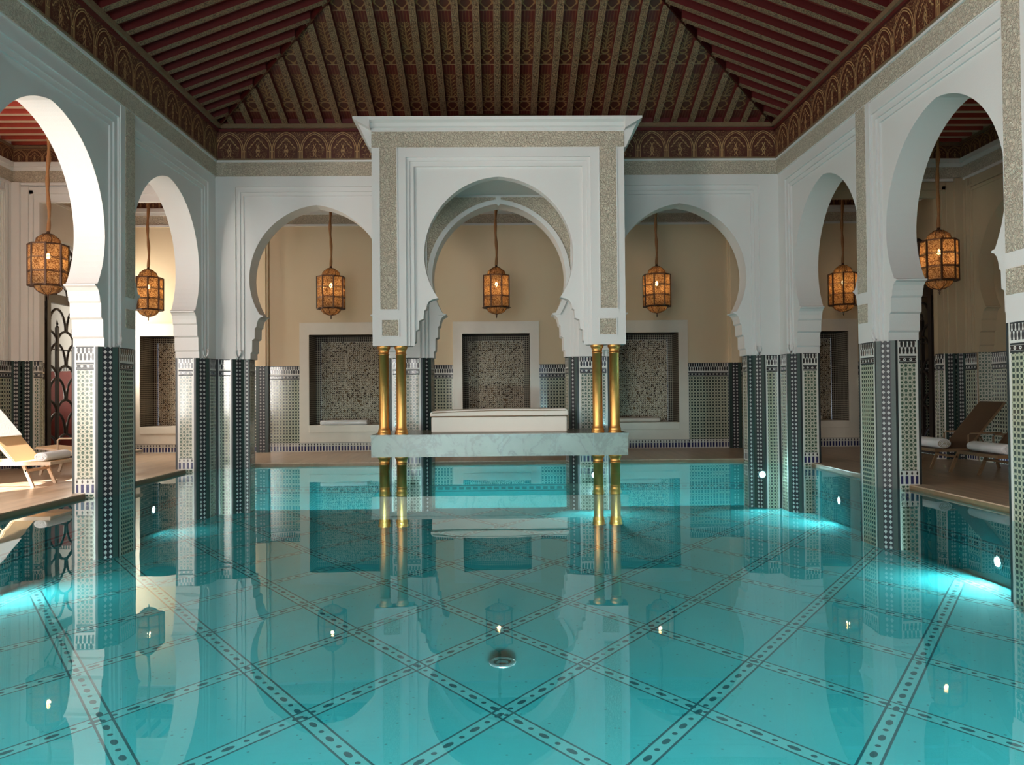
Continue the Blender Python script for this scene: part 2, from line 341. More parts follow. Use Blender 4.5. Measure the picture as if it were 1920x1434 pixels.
# ------------------------------------------------------------------ mesh builder
class MB:
    def __init__(s): s.v = []; s.f = []; s.m = []; s.uv = []; s.sm = []; s.mats = []
    def mi(s, k):
        if k not in s.mats: s.mats.append(k)
        return s.mats.index(k)
    def face(s, pts, mat, uvs=None, smooth=False):
        i = len(s.v); s.v += [tuple(p) for p in pts]; s.f.append(tuple(range(i, i+len(pts)))); s.m.append(s.mi(mat)); s.sm.append(smooth)
        s.uv.append(uvs if uvs else [(0, 0)]*len(pts))
    def box(s, a, b, mat, mats=None):
        x0, y0, z0 = a; x1, y1, z1 = b
        mats = mats or {}
        g = lambda k: mats.get(k, mat)
        s.face([(x0, y0, z0), (x0, y1, z0), (x1, y1, z0), (x1, y0, z0)], g('-z'), [(x0, y0), (x0, y1), (x1, y1), (x1, y0)])
        s.face([(x0, y0, z1), (x1, y0, z1), (x1, y1, z1), (x0, y1, z1)], g('+z'), [(x0, y0), (x1, y0), (x1, y1), (x0, y1)])
        s.face([(x0, y0, z0), (x1, y0, z0), (x1, y0, z1), (x0, y0, z1)], g('-y'), [(x0, z0), (x1, z0), (x1, z1), (x0, z1)])
        s.face([(x0, y1, z0), (x0, y1, z1), (x1, y1, z1), (x1, y1, z0)], g('+y'), [(x0, z0), (x0, z1), (x1, z1), (x1, z0)])
        s.face([(x0, y0, z0), (x0, y0, z1), (x0, y1, z1), (x0, y1, z0)], g('-x'), [(y0, z0), (y0, z1), (y1, z1), (y1, z0)])
        s.face([(x1, y0, z0), (x1, y1, z0), (x1, y1, z1), (x1, y0, z1)], g('+x'), [(y0, z0), (y1, z0), (y1, z1), (y0, z1)])
    def prism(s, pts, fn, d0, d1, mat, side=None, smooth_side=False):
        """extrude the 2-D outline pts between depths d0 and d1; fn(a, z, d) gives the point"""
        side = side or mat; n = len(pts)
        A = [fn(a, z, d0) for a, z in pts]; B = [fn(a, z, d1) for a, z in pts]
        uv = [(a, z) for a, z in pts]
        s.face(A, mat, uv); s.face(B[::-1], mat, uv[::-1])
        L = 0
        for i in range(n):
            j = (i+1) % n; l = math.dist(pts[i], pts[j])
            s.face([A[i], B[i], B[j], A[j]], side, [(L, d0), (L, d1), (L+l, d1), (L+l, d0)], smooth_side); L += l
    def lathe(s, prof, c, mat, seg=24, smooth=True, axis='z'):
        n = len(prof)
        for i in range(n-1):
            (r0, z0), (r1, z1) = prof[i], prof[i+1]
            for k in range(seg):
                a0, a1 = 2*PI*k/seg, 2*PI*(k+1)/seg
                P = []
                for r, z, a in ((r0, z0, a0), (r0, z0, a1), (r1, z1, a1), (r1, z1, a0)):
                    if axis == 'z': P.append((c[0]+r*math.cos(a), c[1]+r*math.sin(a), c[2]+z))
                    elif axis == 'y': P.append((c[0]+r*math.cos(a), c[1]+z, c[2]+r*math.sin(a)))
                    else: P.append((c[0]+z, c[1]+r*math.cos(a), c[2]+r*math.sin(a)))
                uv = [(a0*.34, z0), (a1*.34, z0), (a1*.34, z1), (a0*.34, z1)]
                if r0 < 1e-6: P = P[1:]; uv = uv[1:]
                elif r1 < 1e-6: P = P[:3]; uv = uv[:3]
                s.face(P, mat, uv, smooth)
    def tube(s, path, r, mat, seg=8, closed=False, rs=None):
        path = [Vector(p) for p in path]; n = len(path); rings = []
        for i, p in enumerate(path):
            t = (path[(i+1) % n]-path[i-1]) if closed else (path[min(i+1, n-1)]-path[max(i-1, 0)])
            t.normalize(); ref = Vector((0, 0, 1)) if abs(t.z) < .9 else Vector((1, 0, 0))
            a = t.cross(ref).normalized(); b = t.cross(a); rr = rs[i] if rs else r
            rings.append([p+a*math.cos(2*PI*k/seg)*rr+b*math.sin(2*PI*k/seg)*rr for k in range(seg)])
        for i in range(n if closed else n-1):
            q = rings[(i+1) % n]
            for k in range(seg): s.face([rings[i][k], rings[i][(k+1) % seg], q[(k+1) % seg], q[k]], mat, None, seg > 4)
        if not closed: s.face(rings[0][::-1], mat); s.face(rings[-1], mat)
    def bar(s, p, q, w, h, mat):
        """rectangular bar from p to q"""
        p, q = Vector(p), Vector(q); t = (q-p).normalized(); ref = Vector((0, 0, 1)) if abs(t.z) < .95 else Vector((1, 0, 0))
        a = t.cross(ref).normalized()*w/2; b = a.cross(t).normalized()*h/2
        P = [p-a-b, p+a-b, p+a+b, p-a+b]; Q = [v+(q-p) for v in P]
        s.face(P[::-1], mat); s.face(Q, mat)
        for i in range(4): s.face([P[i], P[(i+1) % 4], Q[(i+1) % 4], Q[i]], mat)
    def build(s, name, parent=None, loc=None, bevel=0, weld=True):
        me = bpy.data.meshes.new(name); me.from_pydata(s.v, [], s.f)
        for k in s.mats: me.materials.append(MT[k])
        me.polygons.foreach_set('material_index', s.m); me.polygons.foreach_set('use_smooth', s.sm)
        ul = me.uv_layers.new(name='UVMap'); flat = [c for f in s.uv for p in f for c in p]; ul.data.foreach_set('uv', flat)
        if weld:
            import bmesh
            bm = bmesh.new(); bm.from_mesh(me); bmesh.ops.remove_doubles(bm, verts=bm.verts, dist=1e-5)
            bmesh.ops.recalc_face_normals(bm, faces=bm.faces); bm.to_mesh(me); bm.free()
        me.update(); o = bpy.data.objects.new(name, me); C.objects.link(o)
        if parent: o.parent = parent
        if loc: o.location = loc
        if bevel:
            b = o.modifiers.new('bevel', 'BEVEL'); b.width = bevel; b.segments = 2; b.limit_method = 'ANGLE'
        return o
def struct(o, label=None):
    o['kind'] = 'structure'
    if label: o['label'] = label
    return o
def tag(o, label, cat, group=None):
    o['label'] = label; o['category'] = cat
    if group: o['group'] = group
    return o
def empty(name, loc, label=None, cat=None, group=None, rz=0):
    o = bpy.data.objects.new(name, None); C.objects.link(o); o.location = loc; o.rotation_euler = (0, 0, rz); o.empty_display_size = .1
    if label: tag(o, label, cat, group)
    return o
def clone(root, loc, label, cat=None, group=None, rz=None):
    r = root.copy(); C.objects.link(r); r.location = loc
    if rz is not None: r.rotation_euler = (0, 0, rz)
    r['label'] = label
    for ch in list(root.children):
        c = ch.copy(); C.objects.link(c); c.parent = r
        for g in list(ch.children):
            d = g.copy(); C.objects.link(d); d.parent = c
    return r

# ------------------------------------------------------------------ dimensions
XA, XP = 6.37, 6.25          # arcade wall plane, pilaster plane
TH = .50                     # arcade thickness
YA = 17.15                   # back arcade plane
ZT = 2.42                    # top of the tile dado
ZB0, ZB1, ZF = 6.45, 6.82, 7.50
SL = .38
XE = 6.66; YE = 17.62        # pool edge
YG = 21.35                   # outer wall of the back gallery
XGL, XGR = -10.75, 10.45
CY = (14.9, 11.0, 7.1, 3.2)
CXS = (-4.07, 0, 4.07)
YF = -3.0

STEPS = [(1.47, ZT), (1.47, 2.55), (1.435, 2.58), (1.43, 2.85), (1.375, 2.88), (1.37, 3.11), (1.335, 3.14), (1.325, 3.22), (1.295, 3.30), (1.245, 3.35), (1.19, 3.37), (1.185, 3.39)]
def arch(c, steps=STEPS, zc=4.2, R=1.66, e=.17, z0=None, n=24):
    """outline of a stepped horseshoe opening from lower left over the apex to lower right"""
    h = list(steps); zl = h[-1][1]
    pts = []
    r0 = R-e; a0 = math.asin((zl+.02-zc)/r0); a1 = math.acos(e/R)
    for i in range(8): a = a0*(1-i/8); pts.append((r0*math.cos(a), zc+r0*math.sin(a)))
    for i in range(n+1): a = a1*i/n; pts.append((R*math.cos(a)-e, zc+R*math.sin(a)))
    half = h+pts
    left = [(c-x, z) for x, z in half]; right = [(c+x, z) for x, z in half[:-1]][::-1]
    return left+right
def fX(x0, sgn): return lambda a, z, d: (x0+sgn*d, a, z)
def fY(y0, sgn=1): return lambda a, z, d: (a, y0+sgn*d, z)

# ------------------------------------------------------------------ pool, deck, water
b = MB()
b.face([(-XE, YF, -1), (XE, YF, -1), (XE, YE, -1), (-XE, YE, -1)], 'pool_floor')
struct(b.build('floor', weld=False), 'turquoise mosaic pool floor with diamond bands')
b = MB()
for sx in (-1, 1):
    b.box((min(sx*XE, sx*(XE+.3)), YF, -1.1), (max(sx*XE, sx*(XE+.3)), YE, -.02), 'pool_side')
b.box((-XE-.3, YE, -1.1), (XE+.3, YE+.3, -.02), 'pool_side')
struct(b.build('pool_basin', weld=False))
b = MB()
b.face([(-XE, YF, 0), (XE, YF, 0), (XE, YE, 0), (-XE, YE, 0)], 'water')
struct(b.build('pool_water', weld=False), 'still turquoise pool water mirroring the arcade')
b = MB()
b.box((XGL, YF, -.03), (-XE, YE, .05), 'deck', {'+x': 'teak'}); b.box((XE, YF, -.03), (XGR, YE, .05), 'deck', {'-x': 'teak'})
b.box((XGL, YE, -.03), (XGR, YG, .05), 'deck', {'-y': 'teak'})
struct(b.build('pool_deck', weld=False), 'striped stone deck around the pool')
b = MB()
for sx in (-1, 1): b.box((min(sx*(XE+.01), sx*(XE+.28)), YF, .03), (max(sx*(XE+.01), sx*(XE+.28)), YE, .065), 'deck')
b.box((-XE, YE+.01, .03), (XE, YE+.28, .065), 'deck')
struct(b.build('pool_coping', weld=False, bevel=.01))

# ------------------------------------------------------------------ tile faces
def tile_face(mb, p, q, z0=.05, style='t_dots', border=True, z1=ZT, base=True):
    """tiled strip between plan points p and q, laid out like the photographed dado"""
    p, q = Vector((p[0], p[1], 0)), Vector((q[0], q[1], 0)); w = (q-p).length; t = (q-p)/w
    def strip(a0, a1, za, zb, mat):
        if zb-za < 1e-4 or a1-a0 < 1e-4: return
        c = (a0+a1)/2; A, B = p+t*a0, p+t*a1
        mb.face([(A.x, A.y, za), (B.x, B.y, za), (B.x, B.y, zb), (A.x, A.y, zb)], mat, [(a0-c, za), (a1-c, za), (a1-c, zb), (a0-c, zb)])
    bw = min(.045, w*.1) if border else 0
    if border:
        for a0, a1 in ((0, bw), (w-bw, w)):
            strip(a0, a1, -1, z1, 'dark')
        strip(bw, bw*1.5, -1, z1, 'white_glaze'); strip(w-bw*1.5, w-bw, -1, z1, 'white_glaze')
    i0, i1 = (bw*1.5, w-bw*1.5) if border else (0, w)
    strip(i0, i1, z1-.02, z1, 'dark'); strip(i0, i1, 2.2, z1-.02, 't_mer'); strip(i0, i1, 2.165, 2.2, 'white_glaze')
    strip(i0, i1, 2.14, 2.165, 'dark'); strip(i0, i1, 2.07, 2.14, 't_chain'); strip(i0, i1, 2.045, 2.07, 'dark')
    strip(i0, i0+.02, z0+.25 if base else -1, 2.045, 'white_glaze'); strip(i1-.02, i1, z0+.25 if base else -1, 2.045, 'white_glaze')
    zz = .30 if base else -1
    strip(i0+.02, i1-.02, zz, 2.045, style)
    if base:
        strip(i0, i1, z0, .30, 't_base')
        if z0 <= .06 : strip(i0, i1, -1, z0, style)
def chain_face(mb, p, q, zlow=-1, z1=ZT, n=2):
    """narrow dark corner strips with chains of white lozenges"""
    p, q = Vector((p[0], p[1], 0)), Vector((q[0], q[1], 0)); w = (q-p).length; t = (q-p)/w
    seq = [('darkgreen', .22), ('dark', .04), ('t_dia', .22), ('dark', .04), ('t_dia', .22), ('darkgreen', .26)] if n == 2 else [('darkgreen', .28), ('t_dia', .44), ('darkgreen', .28)]
    a = 0
    for mat, f in seq:
        a1 = a+f*w; A, B = p+t*a, p+t*a1; c = (a+a1)/2
        mb.face([(A.x, A.y, zlow), (B.x, B.y, zlow), (B.x, B.y, z1), (A.x, A.y, z1)], mat, [(a-c, zlow), (a1-c, zlow), (a1-c, z1), (a-c, z1)]); a = a1

def pier(plan, styles, label):
    """closed plan polygon (plan points) with a style for each edge"""
    mb = MB(); n = len(plan)
    for i in range(n):
        p, q = plan[i], plan[(i+1) % n]; st = styles[i]
        if st == 'c': chain_face(mb, p, q)
        elif st == 'c1': chain_face(mb, p, q, n=1)
        elif st == 'g': tile_face(mb, p, q, style='t_grid', base=False)
        elif st == 'd': tile_face(mb, p, q, style='t_dots')
        elif st == 'k': mb.face([(*p, -1), (*q, -1), (*q, ZT), (*p, ZT)], 'dark')
    mb.face([(*p, ZT) for p in plan], 'dark')
    o = mb.build('tiled_pillar', weld=False); struct(o, label); return o

# side arcade piers: centre 13.05, pitch 3.9
YP = (12.98, 9.08, 5.15, 1.25)
for sx, side in ((-1, 'left'), (1, 'right')):
    for k, y in enumerate(YP):
        y0, y1 = y-.54, y+.54
        pl = [(XA+TH, y0), (XA+.09, y0), (XP, y-.32), (XP, y+.29), (XA+.09, y1), (XA+TH, y1)]
        pl = [(sx*x, yy) for x, yy in pl]; st = ['d', 'c', 'g', 'c', 'd', 'd']
        if sx < 0: pass
        pier(pl, st, 'mosaic tiled pillar of the %s arcade' % side)
# corner piers (L shaped) and the two piers of the back arcade
for sx in (-1, 1):
    pl = [(XA+TH, 16.37), (XA+.07, 16.37), (XP, 16.6), (XP, YA-.1), (5.9, YA-.1), (5.72, YA+.12), (5.6, YA+.12), (5.6, YA+TH), (XA+TH, YA+TH)]
    pl = [(sx*x, y) for x, y in pl]
    pier(pl, ['d', 'c', 'g', 'g', 'c', 'c1', 'd', 'k', 'k'], 'mosaic tiled pillar at the corner of the pool')
for sx in (-1, 1):
    pl = [(2.60, YA+TH), (2.60, YA+.12), (2.45, YA-.02), (1.72, YA-.02), (1.55, YA+.12), (1.50, YA+TH)]
    pl = [(sx*x, y) for x, y in pl]
    pier(pl, ['d', 'c1', 'd', 'c1', 'd', 'k'], 'mosaic tiled pillar behind the gilded columns')

# ------------------------------------------------------------------ arcade walls
def arcade(name, fn, lo, hi, centres, d0=0.0, back=TH, mirror=1):
    mb = MB()
    # outline of the plate: bottom edge with the arches cut in
    def outline(cut, top, lo=lo, hi=hi):
        pts = [(lo, ZT)]
        for c in sorted(centres): pts += cut(c)
        pts += [(hi, ZT), (hi, top), (lo, top)]
        return pts
    mb.prism(outline(lambda c: arch(c), ZB0), fn, 0, back, 'plaster')
    def rect(hw, zt): return lambda c: [(c-hw, ZT), (c-hw, zt), (c+hw, zt), (c+hw, ZT)]
    # stepped rectangular frame (alfiz), each step a little prouder than the one before
    for hw, zt, d in ((1.60, 6.05, -.035), (1.665, 6.13, -.065), (1.70, 6.17, -.035), (1.76, 6.24, -.10)):
        mb.prism(outline(rect(hw, zt), ZB0), fn, d, d+.02 if d > -.04 and hw == 1.70 else 0.0, 'plaster')
    return mb
LO = YF
def side_wall(sx, name):
    fn = lambda a, z, d: (sx*(XA+d), a, z)
    mb = arcade(name, fn, LO, YA, CY)
    # upper part, carrying band and frieze
    mb.box((min(sx*XP, sx*(XA+TH)), LO, ZB0), (max(sx*XP, sx*(XA+TH)), YA, ZF+.5), 'plaster')
    for y in YP:                                          # pilaster with a carved strip
        x0, x1 = sorted((sx*XP, sx*(XA-.0)))
        mb.box((x0, y-.20, ZT), (x1, y+.29, ZB0), 'plaster')
        e0, e1 = sorted((sx*(XP-.012), sx*XP))
        mb.box((e0, y-.06, 3.28), (e1, y+.26, ZB0), 'carved'); mb.box((e0, y-.06, 2.76), (e1, y+.26, 3.08), 'carved')
    return struct(mb.build(name, weld=False, bevel=.006))
side_wall(-1, 'wall_left'); side_wall(1, 'wall_right')
mb = arcade('wall_back', fY(YA), -XA, XA, CXS)
mb.box((-XA, YA-.1, ZB0), (XA, YA+TH, ZF+.5), 'plaster')
struct(mb.build('wall_back', weld=False, bevel=.006))

# carved plaster band below the cedar frieze, cedar frieze and mouldings
mb = MB()
for sx in (-1, 1):
    x0, x1 = sorted((sx*(XP-.012), sx*XP)); mb.box((x0, LO, ZB0+.02), (x1, YA-.1, ZB1-.04), 'carved')
    x0, x1 = sorted((sx*(XP-.04), sx*XP)); mb.box((x0, LO, ZB1-.04), (x1, YA-.1, ZB1), 'plaster')
mb.box((-XP, YA-.112, ZB0+.02), (XP, YA-.1, ZB1-.04), 'carved'); mb.box((-XP, YA-.14, ZB1-.04), (XP, YA-.1, ZB1), 'plaster')
struct(mb.build('trim_1', weld=False), 'band of carved beige plaster above the arches')
mb = MB()
YW = YA-.1
for sx in (-1, 1):
    a = sx*(XP-.05)
    mb.face([(a, LO, ZB1), (a, YW-.05, ZB1), (a, YW-.05, ZF), (a, LO, ZF)], 'p_frieze', [(LO, 0), (YW-.05, 0), (YW-.05, .68), (LO, .68)])
    x0, x1 = sorted((sx*(XP-.16), sx*XP)); mb.box((x0, LO, ZF), (x1, YW, ZF+.09), 'p_side', {'-z': 'p_under', '-x': 'p_under', '+x': 'p_under'})
    x0, x1 = sorted((sx*(XP-.10), sx*XP)); mb.box((x0, LO, ZF-.06), (x1, YW, ZF), 'p_side'); mb.box((x0, LO, ZF+.09), (x1, YW, ZF+.42), 'p_side')
    x0, x1 = sorted((sx*(XP-.07), sx*XP)); mb.box((x0, LO, ZB1), (x1, YW, ZB1+.03), 'p_under')
mb.face([(-XP+.05, YW-.05, ZB1), (XP-.05, YW-.05, ZB1), (XP-.05, YW-.05, ZF), (-XP+.05, YW-.05, ZF)], 'p_frieze', [(-XP+.05, 0), (XP-.05, 0), (XP-.05, .68), (-XP+.05, .68)])
mb.box((-XP, YW-.16, ZF), (XP, YW, ZF+.09), 'p_side', {'-z': 'p_under', '-y': 'p_under'})
mb.box((-XP, YW-.10, ZF-.06), (XP, YW, ZF), 'p_side'); mb.box((-XP, YW-.10, ZF+.09), (XP, YW, ZF+.42), 'p_side'); mb.box((-XP, YW-.07, ZB1), (XP, YW, ZB1+.03), 'p_under')
struct(mb.build('trim_2', weld=False), 'painted cedar frieze of small interlaced arches')

# ------------------------------------------------------------------ hipped cedar ceiling
ZC = ZF+.06; XR = XP-.08; YR = YW-.08
def zs(t): return ZC+.15+SL*t
PITCH = .39
mb = MB()
# boards, split in strips so each painted panel carries its own pattern coordinates
n = int(XR/PITCH)+1
for k in range(-n, n+1):
    c = (k+.5)*PITCH; x0, x1 = max(-XR, c-PITCH/2), min(XR, c+PITCH/2)
    if x1 <= x0: continue
    t0, t1 = XR-abs(x0), XR-abs(x1)
    P = [(x0, YR, zs(0)), (x1, YR, zs(0)), (x1, YR-t1, zs(t1)), (x0, YR-t0, zs(t0))]
    mb.face(P, 'p_panel', [(x0-c, 0), (x1-c, 0), (x1-c, t1), (x0-c, t0)])
for sx in (-1, 1):
    mb.face([(sx*XR, YR, zs(0)), (0, YR-XR, zs(XR)), (0, LO, zs(XR)), (sx*XR, LO, zs(0))], 'red_board')
mb.face([(-XR, LO, 6), (XR, LO, 6), (XR, LO, zs(0)), (0, LO, zs(XR)), (-XR, LO, zs(0))], 'red_board')
ceil = struct(mb.build('ceiling', weld=False), 'hipped painted cedar ceiling')
HW, DP = .065, .15
def rafter(p, q, wvec, t0, t1):
    """p..q along the underside, wvec the half-width vector"""
    mb = MB(); p, q, wv = Vector(p), Vector(q), Vector(wvec); u = Vector((0, 0, DP))
    a, b_, c_, d_ = p-wv, p+wv, q+wv, q-wv
    mb.face([a, b_, c_, d_], 'p_under', [(-HW, t0), (HW, t0), (HW, t1), (-HW, t1)])
    mb.face([a, d_, d_+u, a+u], 'p_side', [(t0, 0), (t1, 0), (t1, .15), (t0, .15)]); mb.face([b_, b_+u, c_+u, c_], 'p_side', [(t0, 0), (t0, .15), (t1, .15), (t1, 0)])
    mb.face([a, a+u, b_+u, b_], 'p_side'); mb.face([d_, c_, c_+u, d_+u], 'p_side')
    return mb.build('rafter', parent=ceil, weld=False)
for k in range(-15, 16):
    x = k*PITCH; L = XR-abs(x)-.02
    if L > .15: rafter((x, YR+.02, zs(0)-DP), (x, YR-L, zs(L)-DP), (HW, 0, 0), 0, L)
for sx in (-1, 1):
    for k in range(1, 34):
        y = YR-k*PITCH; L = min(XR-.05, YR-y-.02)
        rafter((sx*(XR+.02), y, zs(0)-DP), (sx*(XR-L), y, zs(L)-DP), (0, HW, 0), 0, L)
for sx in (-1, 1):
    mb = MB(); L = XR-.03; wv = Vector((.05*sx, .05, 0)); u = Vector((0, 0, DP+.03))
    p = Vector((sx*XR, YR, zs(0)-DP-.03)); q = Vector((sx*(XR-L), YR-L, zs(L)-DP-.03))
    a, b_, c_, d_ = p-wv, p+wv, q+wv, q-wv
    mb.face([a, b_, c_, d_], 'p_under', [(-.05, 0), (.05, 0), (.05, L*1.4), (-.05, L*1.4)]); mb.face([a, d_, d_+u, a+u], 'p_side'); mb.face([b_, b_+u, c_+u, c_], 'p_side')
    mb.build('hip_beam', parent=ceil, weld=False)

# ------------------------------------------------------------------ galleries: outer walls
def dado(mb, p, q, style='t_grid2', zlo=.05):
    tile_face(mb, p, q, z0=.05, style=style, border=False)
NICHE = [(-8.95, .98), (-4.3, .98), (-.1, .94), (4.05, .94), (8.80, .96)]      # centre, half opening
NZ0, NZ1 = .58, 3.28
mb = MB(); xs = [XGL]
segs = []
prev = XGL
for c, h in NICHE:
    segs.append((prev, c-h)); prev = c+h
segs.append((prev, XGR))
for a, b_ in segs: mb.box((a+(.012 if a > XGL else 0), YG, ZT), (b_-(.012 if b_ < XGR else 0), YG+.3, NZ1), 'cream')
mb.box((XGL, YG, NZ1), (XGR, YG+.3, 7.3), 'cream')
for i, (a, b_) in enumerate(segs):
    aa = a+(.26 if i else 0); bb = b_-(.26 if i < len(segs)-1 else 0)
    dado(mb, (aa, YG), (bb, YG))
for c, h in NICHE:                                       # blue base band below each niche surround
    A, B = c-h-.26, c+h+.26
    mb.face([(A, YG, .05), (B, YG, .05), (B, YG, .30), (A, YG, .30)], 't_base', [(A, .05), (B, .05), (B, .30), (A, .30)])
struct(mb.build('wall_far', weld=False), 'cream gallery wall behind the back arches')
for x in (-6.55, -2.2, 2.2, 6.55):                       # flat pilasters
    if abs(x) < 3: continue
    mb = MB(); mb.box((x-.17, YG-.08, ZT), (x+.17, YG, 6.35), 'cream'); mb.box((x-.11, YG-.13, ZT), (x+.11, YG-.08, 6.35), 'cream')
    chain_face(mb, (x-.17, YG-.09), (x+.17, YG-.09), zlow=.05)
    mb.face([(x-.17, YG-.09, .05), (x-.17, YG, .05), (x-.17, YG, ZT), (x-.17, YG-.09, ZT)], 'dark'); mb.face([(x+.17, YG-.09, .05), (x+.17, YG, .05), (x+.17, YG, ZT), (x+.17, YG-.09, ZT)], 'dark')
    struct(mb.build('wall_pilaster', weld=False, bevel=.004))
def niche(c, h, label, group):
    r = empty('mosaic_niche', (c, YG, 0), label, 'niche', group)
    D = .80
    s = MB(); W = .26; zo = NZ1+.32
    for a, b_ in ((-h-W, -h), (h, h+W)): s.box((a, -.03, .30), (b_, .02, zo), 'marble_w')
    s.box((-h, -.03, NZ1), (h, .02, zo), 'marble_w'); s.box((-h, -.03, .30), (h, .02, NZ0), 'marble_w')
    s.box((-h-W, -.045, zo), (h+W, 0, zo+.02), 'marble_w')
    s.build('surround', r, weld=False, bevel=.004)
    s = MB()
    def fc(P, uv, m): s.face(P, m, uv)
    bw = .14
    fc([(-h+bw, D, NZ0), (h-bw, D, NZ0), (h-bw, D, NZ1-bw), (-h+bw, D, NZ1-bw)], [(-h+bw, NZ0), (h-bw, NZ0), (h-bw, NZ1-bw), (-h+bw, NZ1-bw)], 't_knot')
    for a, b_, z0, z1 in ((-h, -h+bw, NZ0, NZ1), (h-bw, h, NZ0, NZ1), (-h+bw, h-bw, NZ1-bw, NZ1)):
        fc([(a, D-.005, z0), (b_, D-.005, z0), (b_, D-.005, z1), (a, D-.005, z1)], [(a, z0), (b_, z0), (b_, z1), (a, z1)], 't_kb')
    for a in (-h, h): fc([(a, 0, NZ0), (a, D, NZ0), (a, D, NZ1), (a, 0, NZ1)], [(0, NZ0), (D, NZ0), (D, NZ1), (0, NZ1)], 't_kb')
    fc([(-h, 0, NZ1), (h, 0, NZ1), (h, D, NZ1), (-h, D, NZ1)], None, 'dark')
    s.build('mosaic_lining', r, weld=False)
    s = MB(); s.box((-h+.005, -.06, NZ0), (h-.005, D-.01, NZ0+.20), 'marble_w'); s.build('bench', r, bevel=.01)
    return r
G = 'mosaic lined niches in the far wall'
niche(*NICHE[0], 'mosaic niche seen through the far arch on the left', G)
niche(*NICHE[1], 'mosaic niche with white towel between left corner pillar and canopy', G)
niche(*NICHE[2], 'mosaic niche framed in marble in the middle behind the daybed', G)
niche(*NICHE[3], 'dark mosaic niche with cream towel just right of the canopy', G)
niche(*NICHE[4], 'dark mosaic niche seen through the far arch on the right', G)
def towel(x, y, z, L, w, h, label, mat='towel'):
    """a folded towel: rounded slab with folded layers"""
    r = MB(); P = []
    for i in range(28):
        a = 2*PI*i/28; ca, sa = math.cos(a), math.sin(a)
        P.append((w/2*math.copysign(abs(ca)**.5, ca), h/2*math.copysign(abs(sa)**.6, sa)+h/2))
    nx = 12
    def ring(t, k): return [(t, p[0]*k, h/2+(p[1]-h/2)*k) for p in P]
    stations = [(-L/2, .8), (-L/2+.012, .93), (-L/2+.04, 1)]+[(-L/2+.04+(L-.08)*i/nx, 1-.03*math.sin(i*1.7)) for i in range(1, nx)]+[(L/2-.04, 1), (L/2-.012, .93), (L/2, .8)]
    R = [ring(*s_) for s_ in stations]
    for a, b_ in zip(R, R[1:]):
        for k in range(28): r.face([a[k], a[(k+1) % 28], b_[(k+1) % 28], b_[k]], mat, None, True)
    r.face(R[0], mat); r.face(R[-1][::-1], mat)
    for zf in (.36, .68): r.box((-L/2-.002, -w/2+.01, h*zf), (L/2+.002, -w/2-.004, h*zf+.006), 'towel_core')
    o = r.build('folded_towel', loc=(x, y, z)); tag(o, label, 'towel', 'folded towels'); return o
towel(-4.33, YG+.18, NZ0+.20, 1.3, .5, .13, 'white folded towel in the niche left of the canopy')
towel(3.88, YG+.18, NZ0+.20, 1.15, .5, .13, 'cream folded towel in the niche right of the canopy', 'cushion')
towel(8.55, YG+.30, NZ0+.20, 1.0, .5, .16, 'folded towel in the niche of the far right arch', 'cushion')

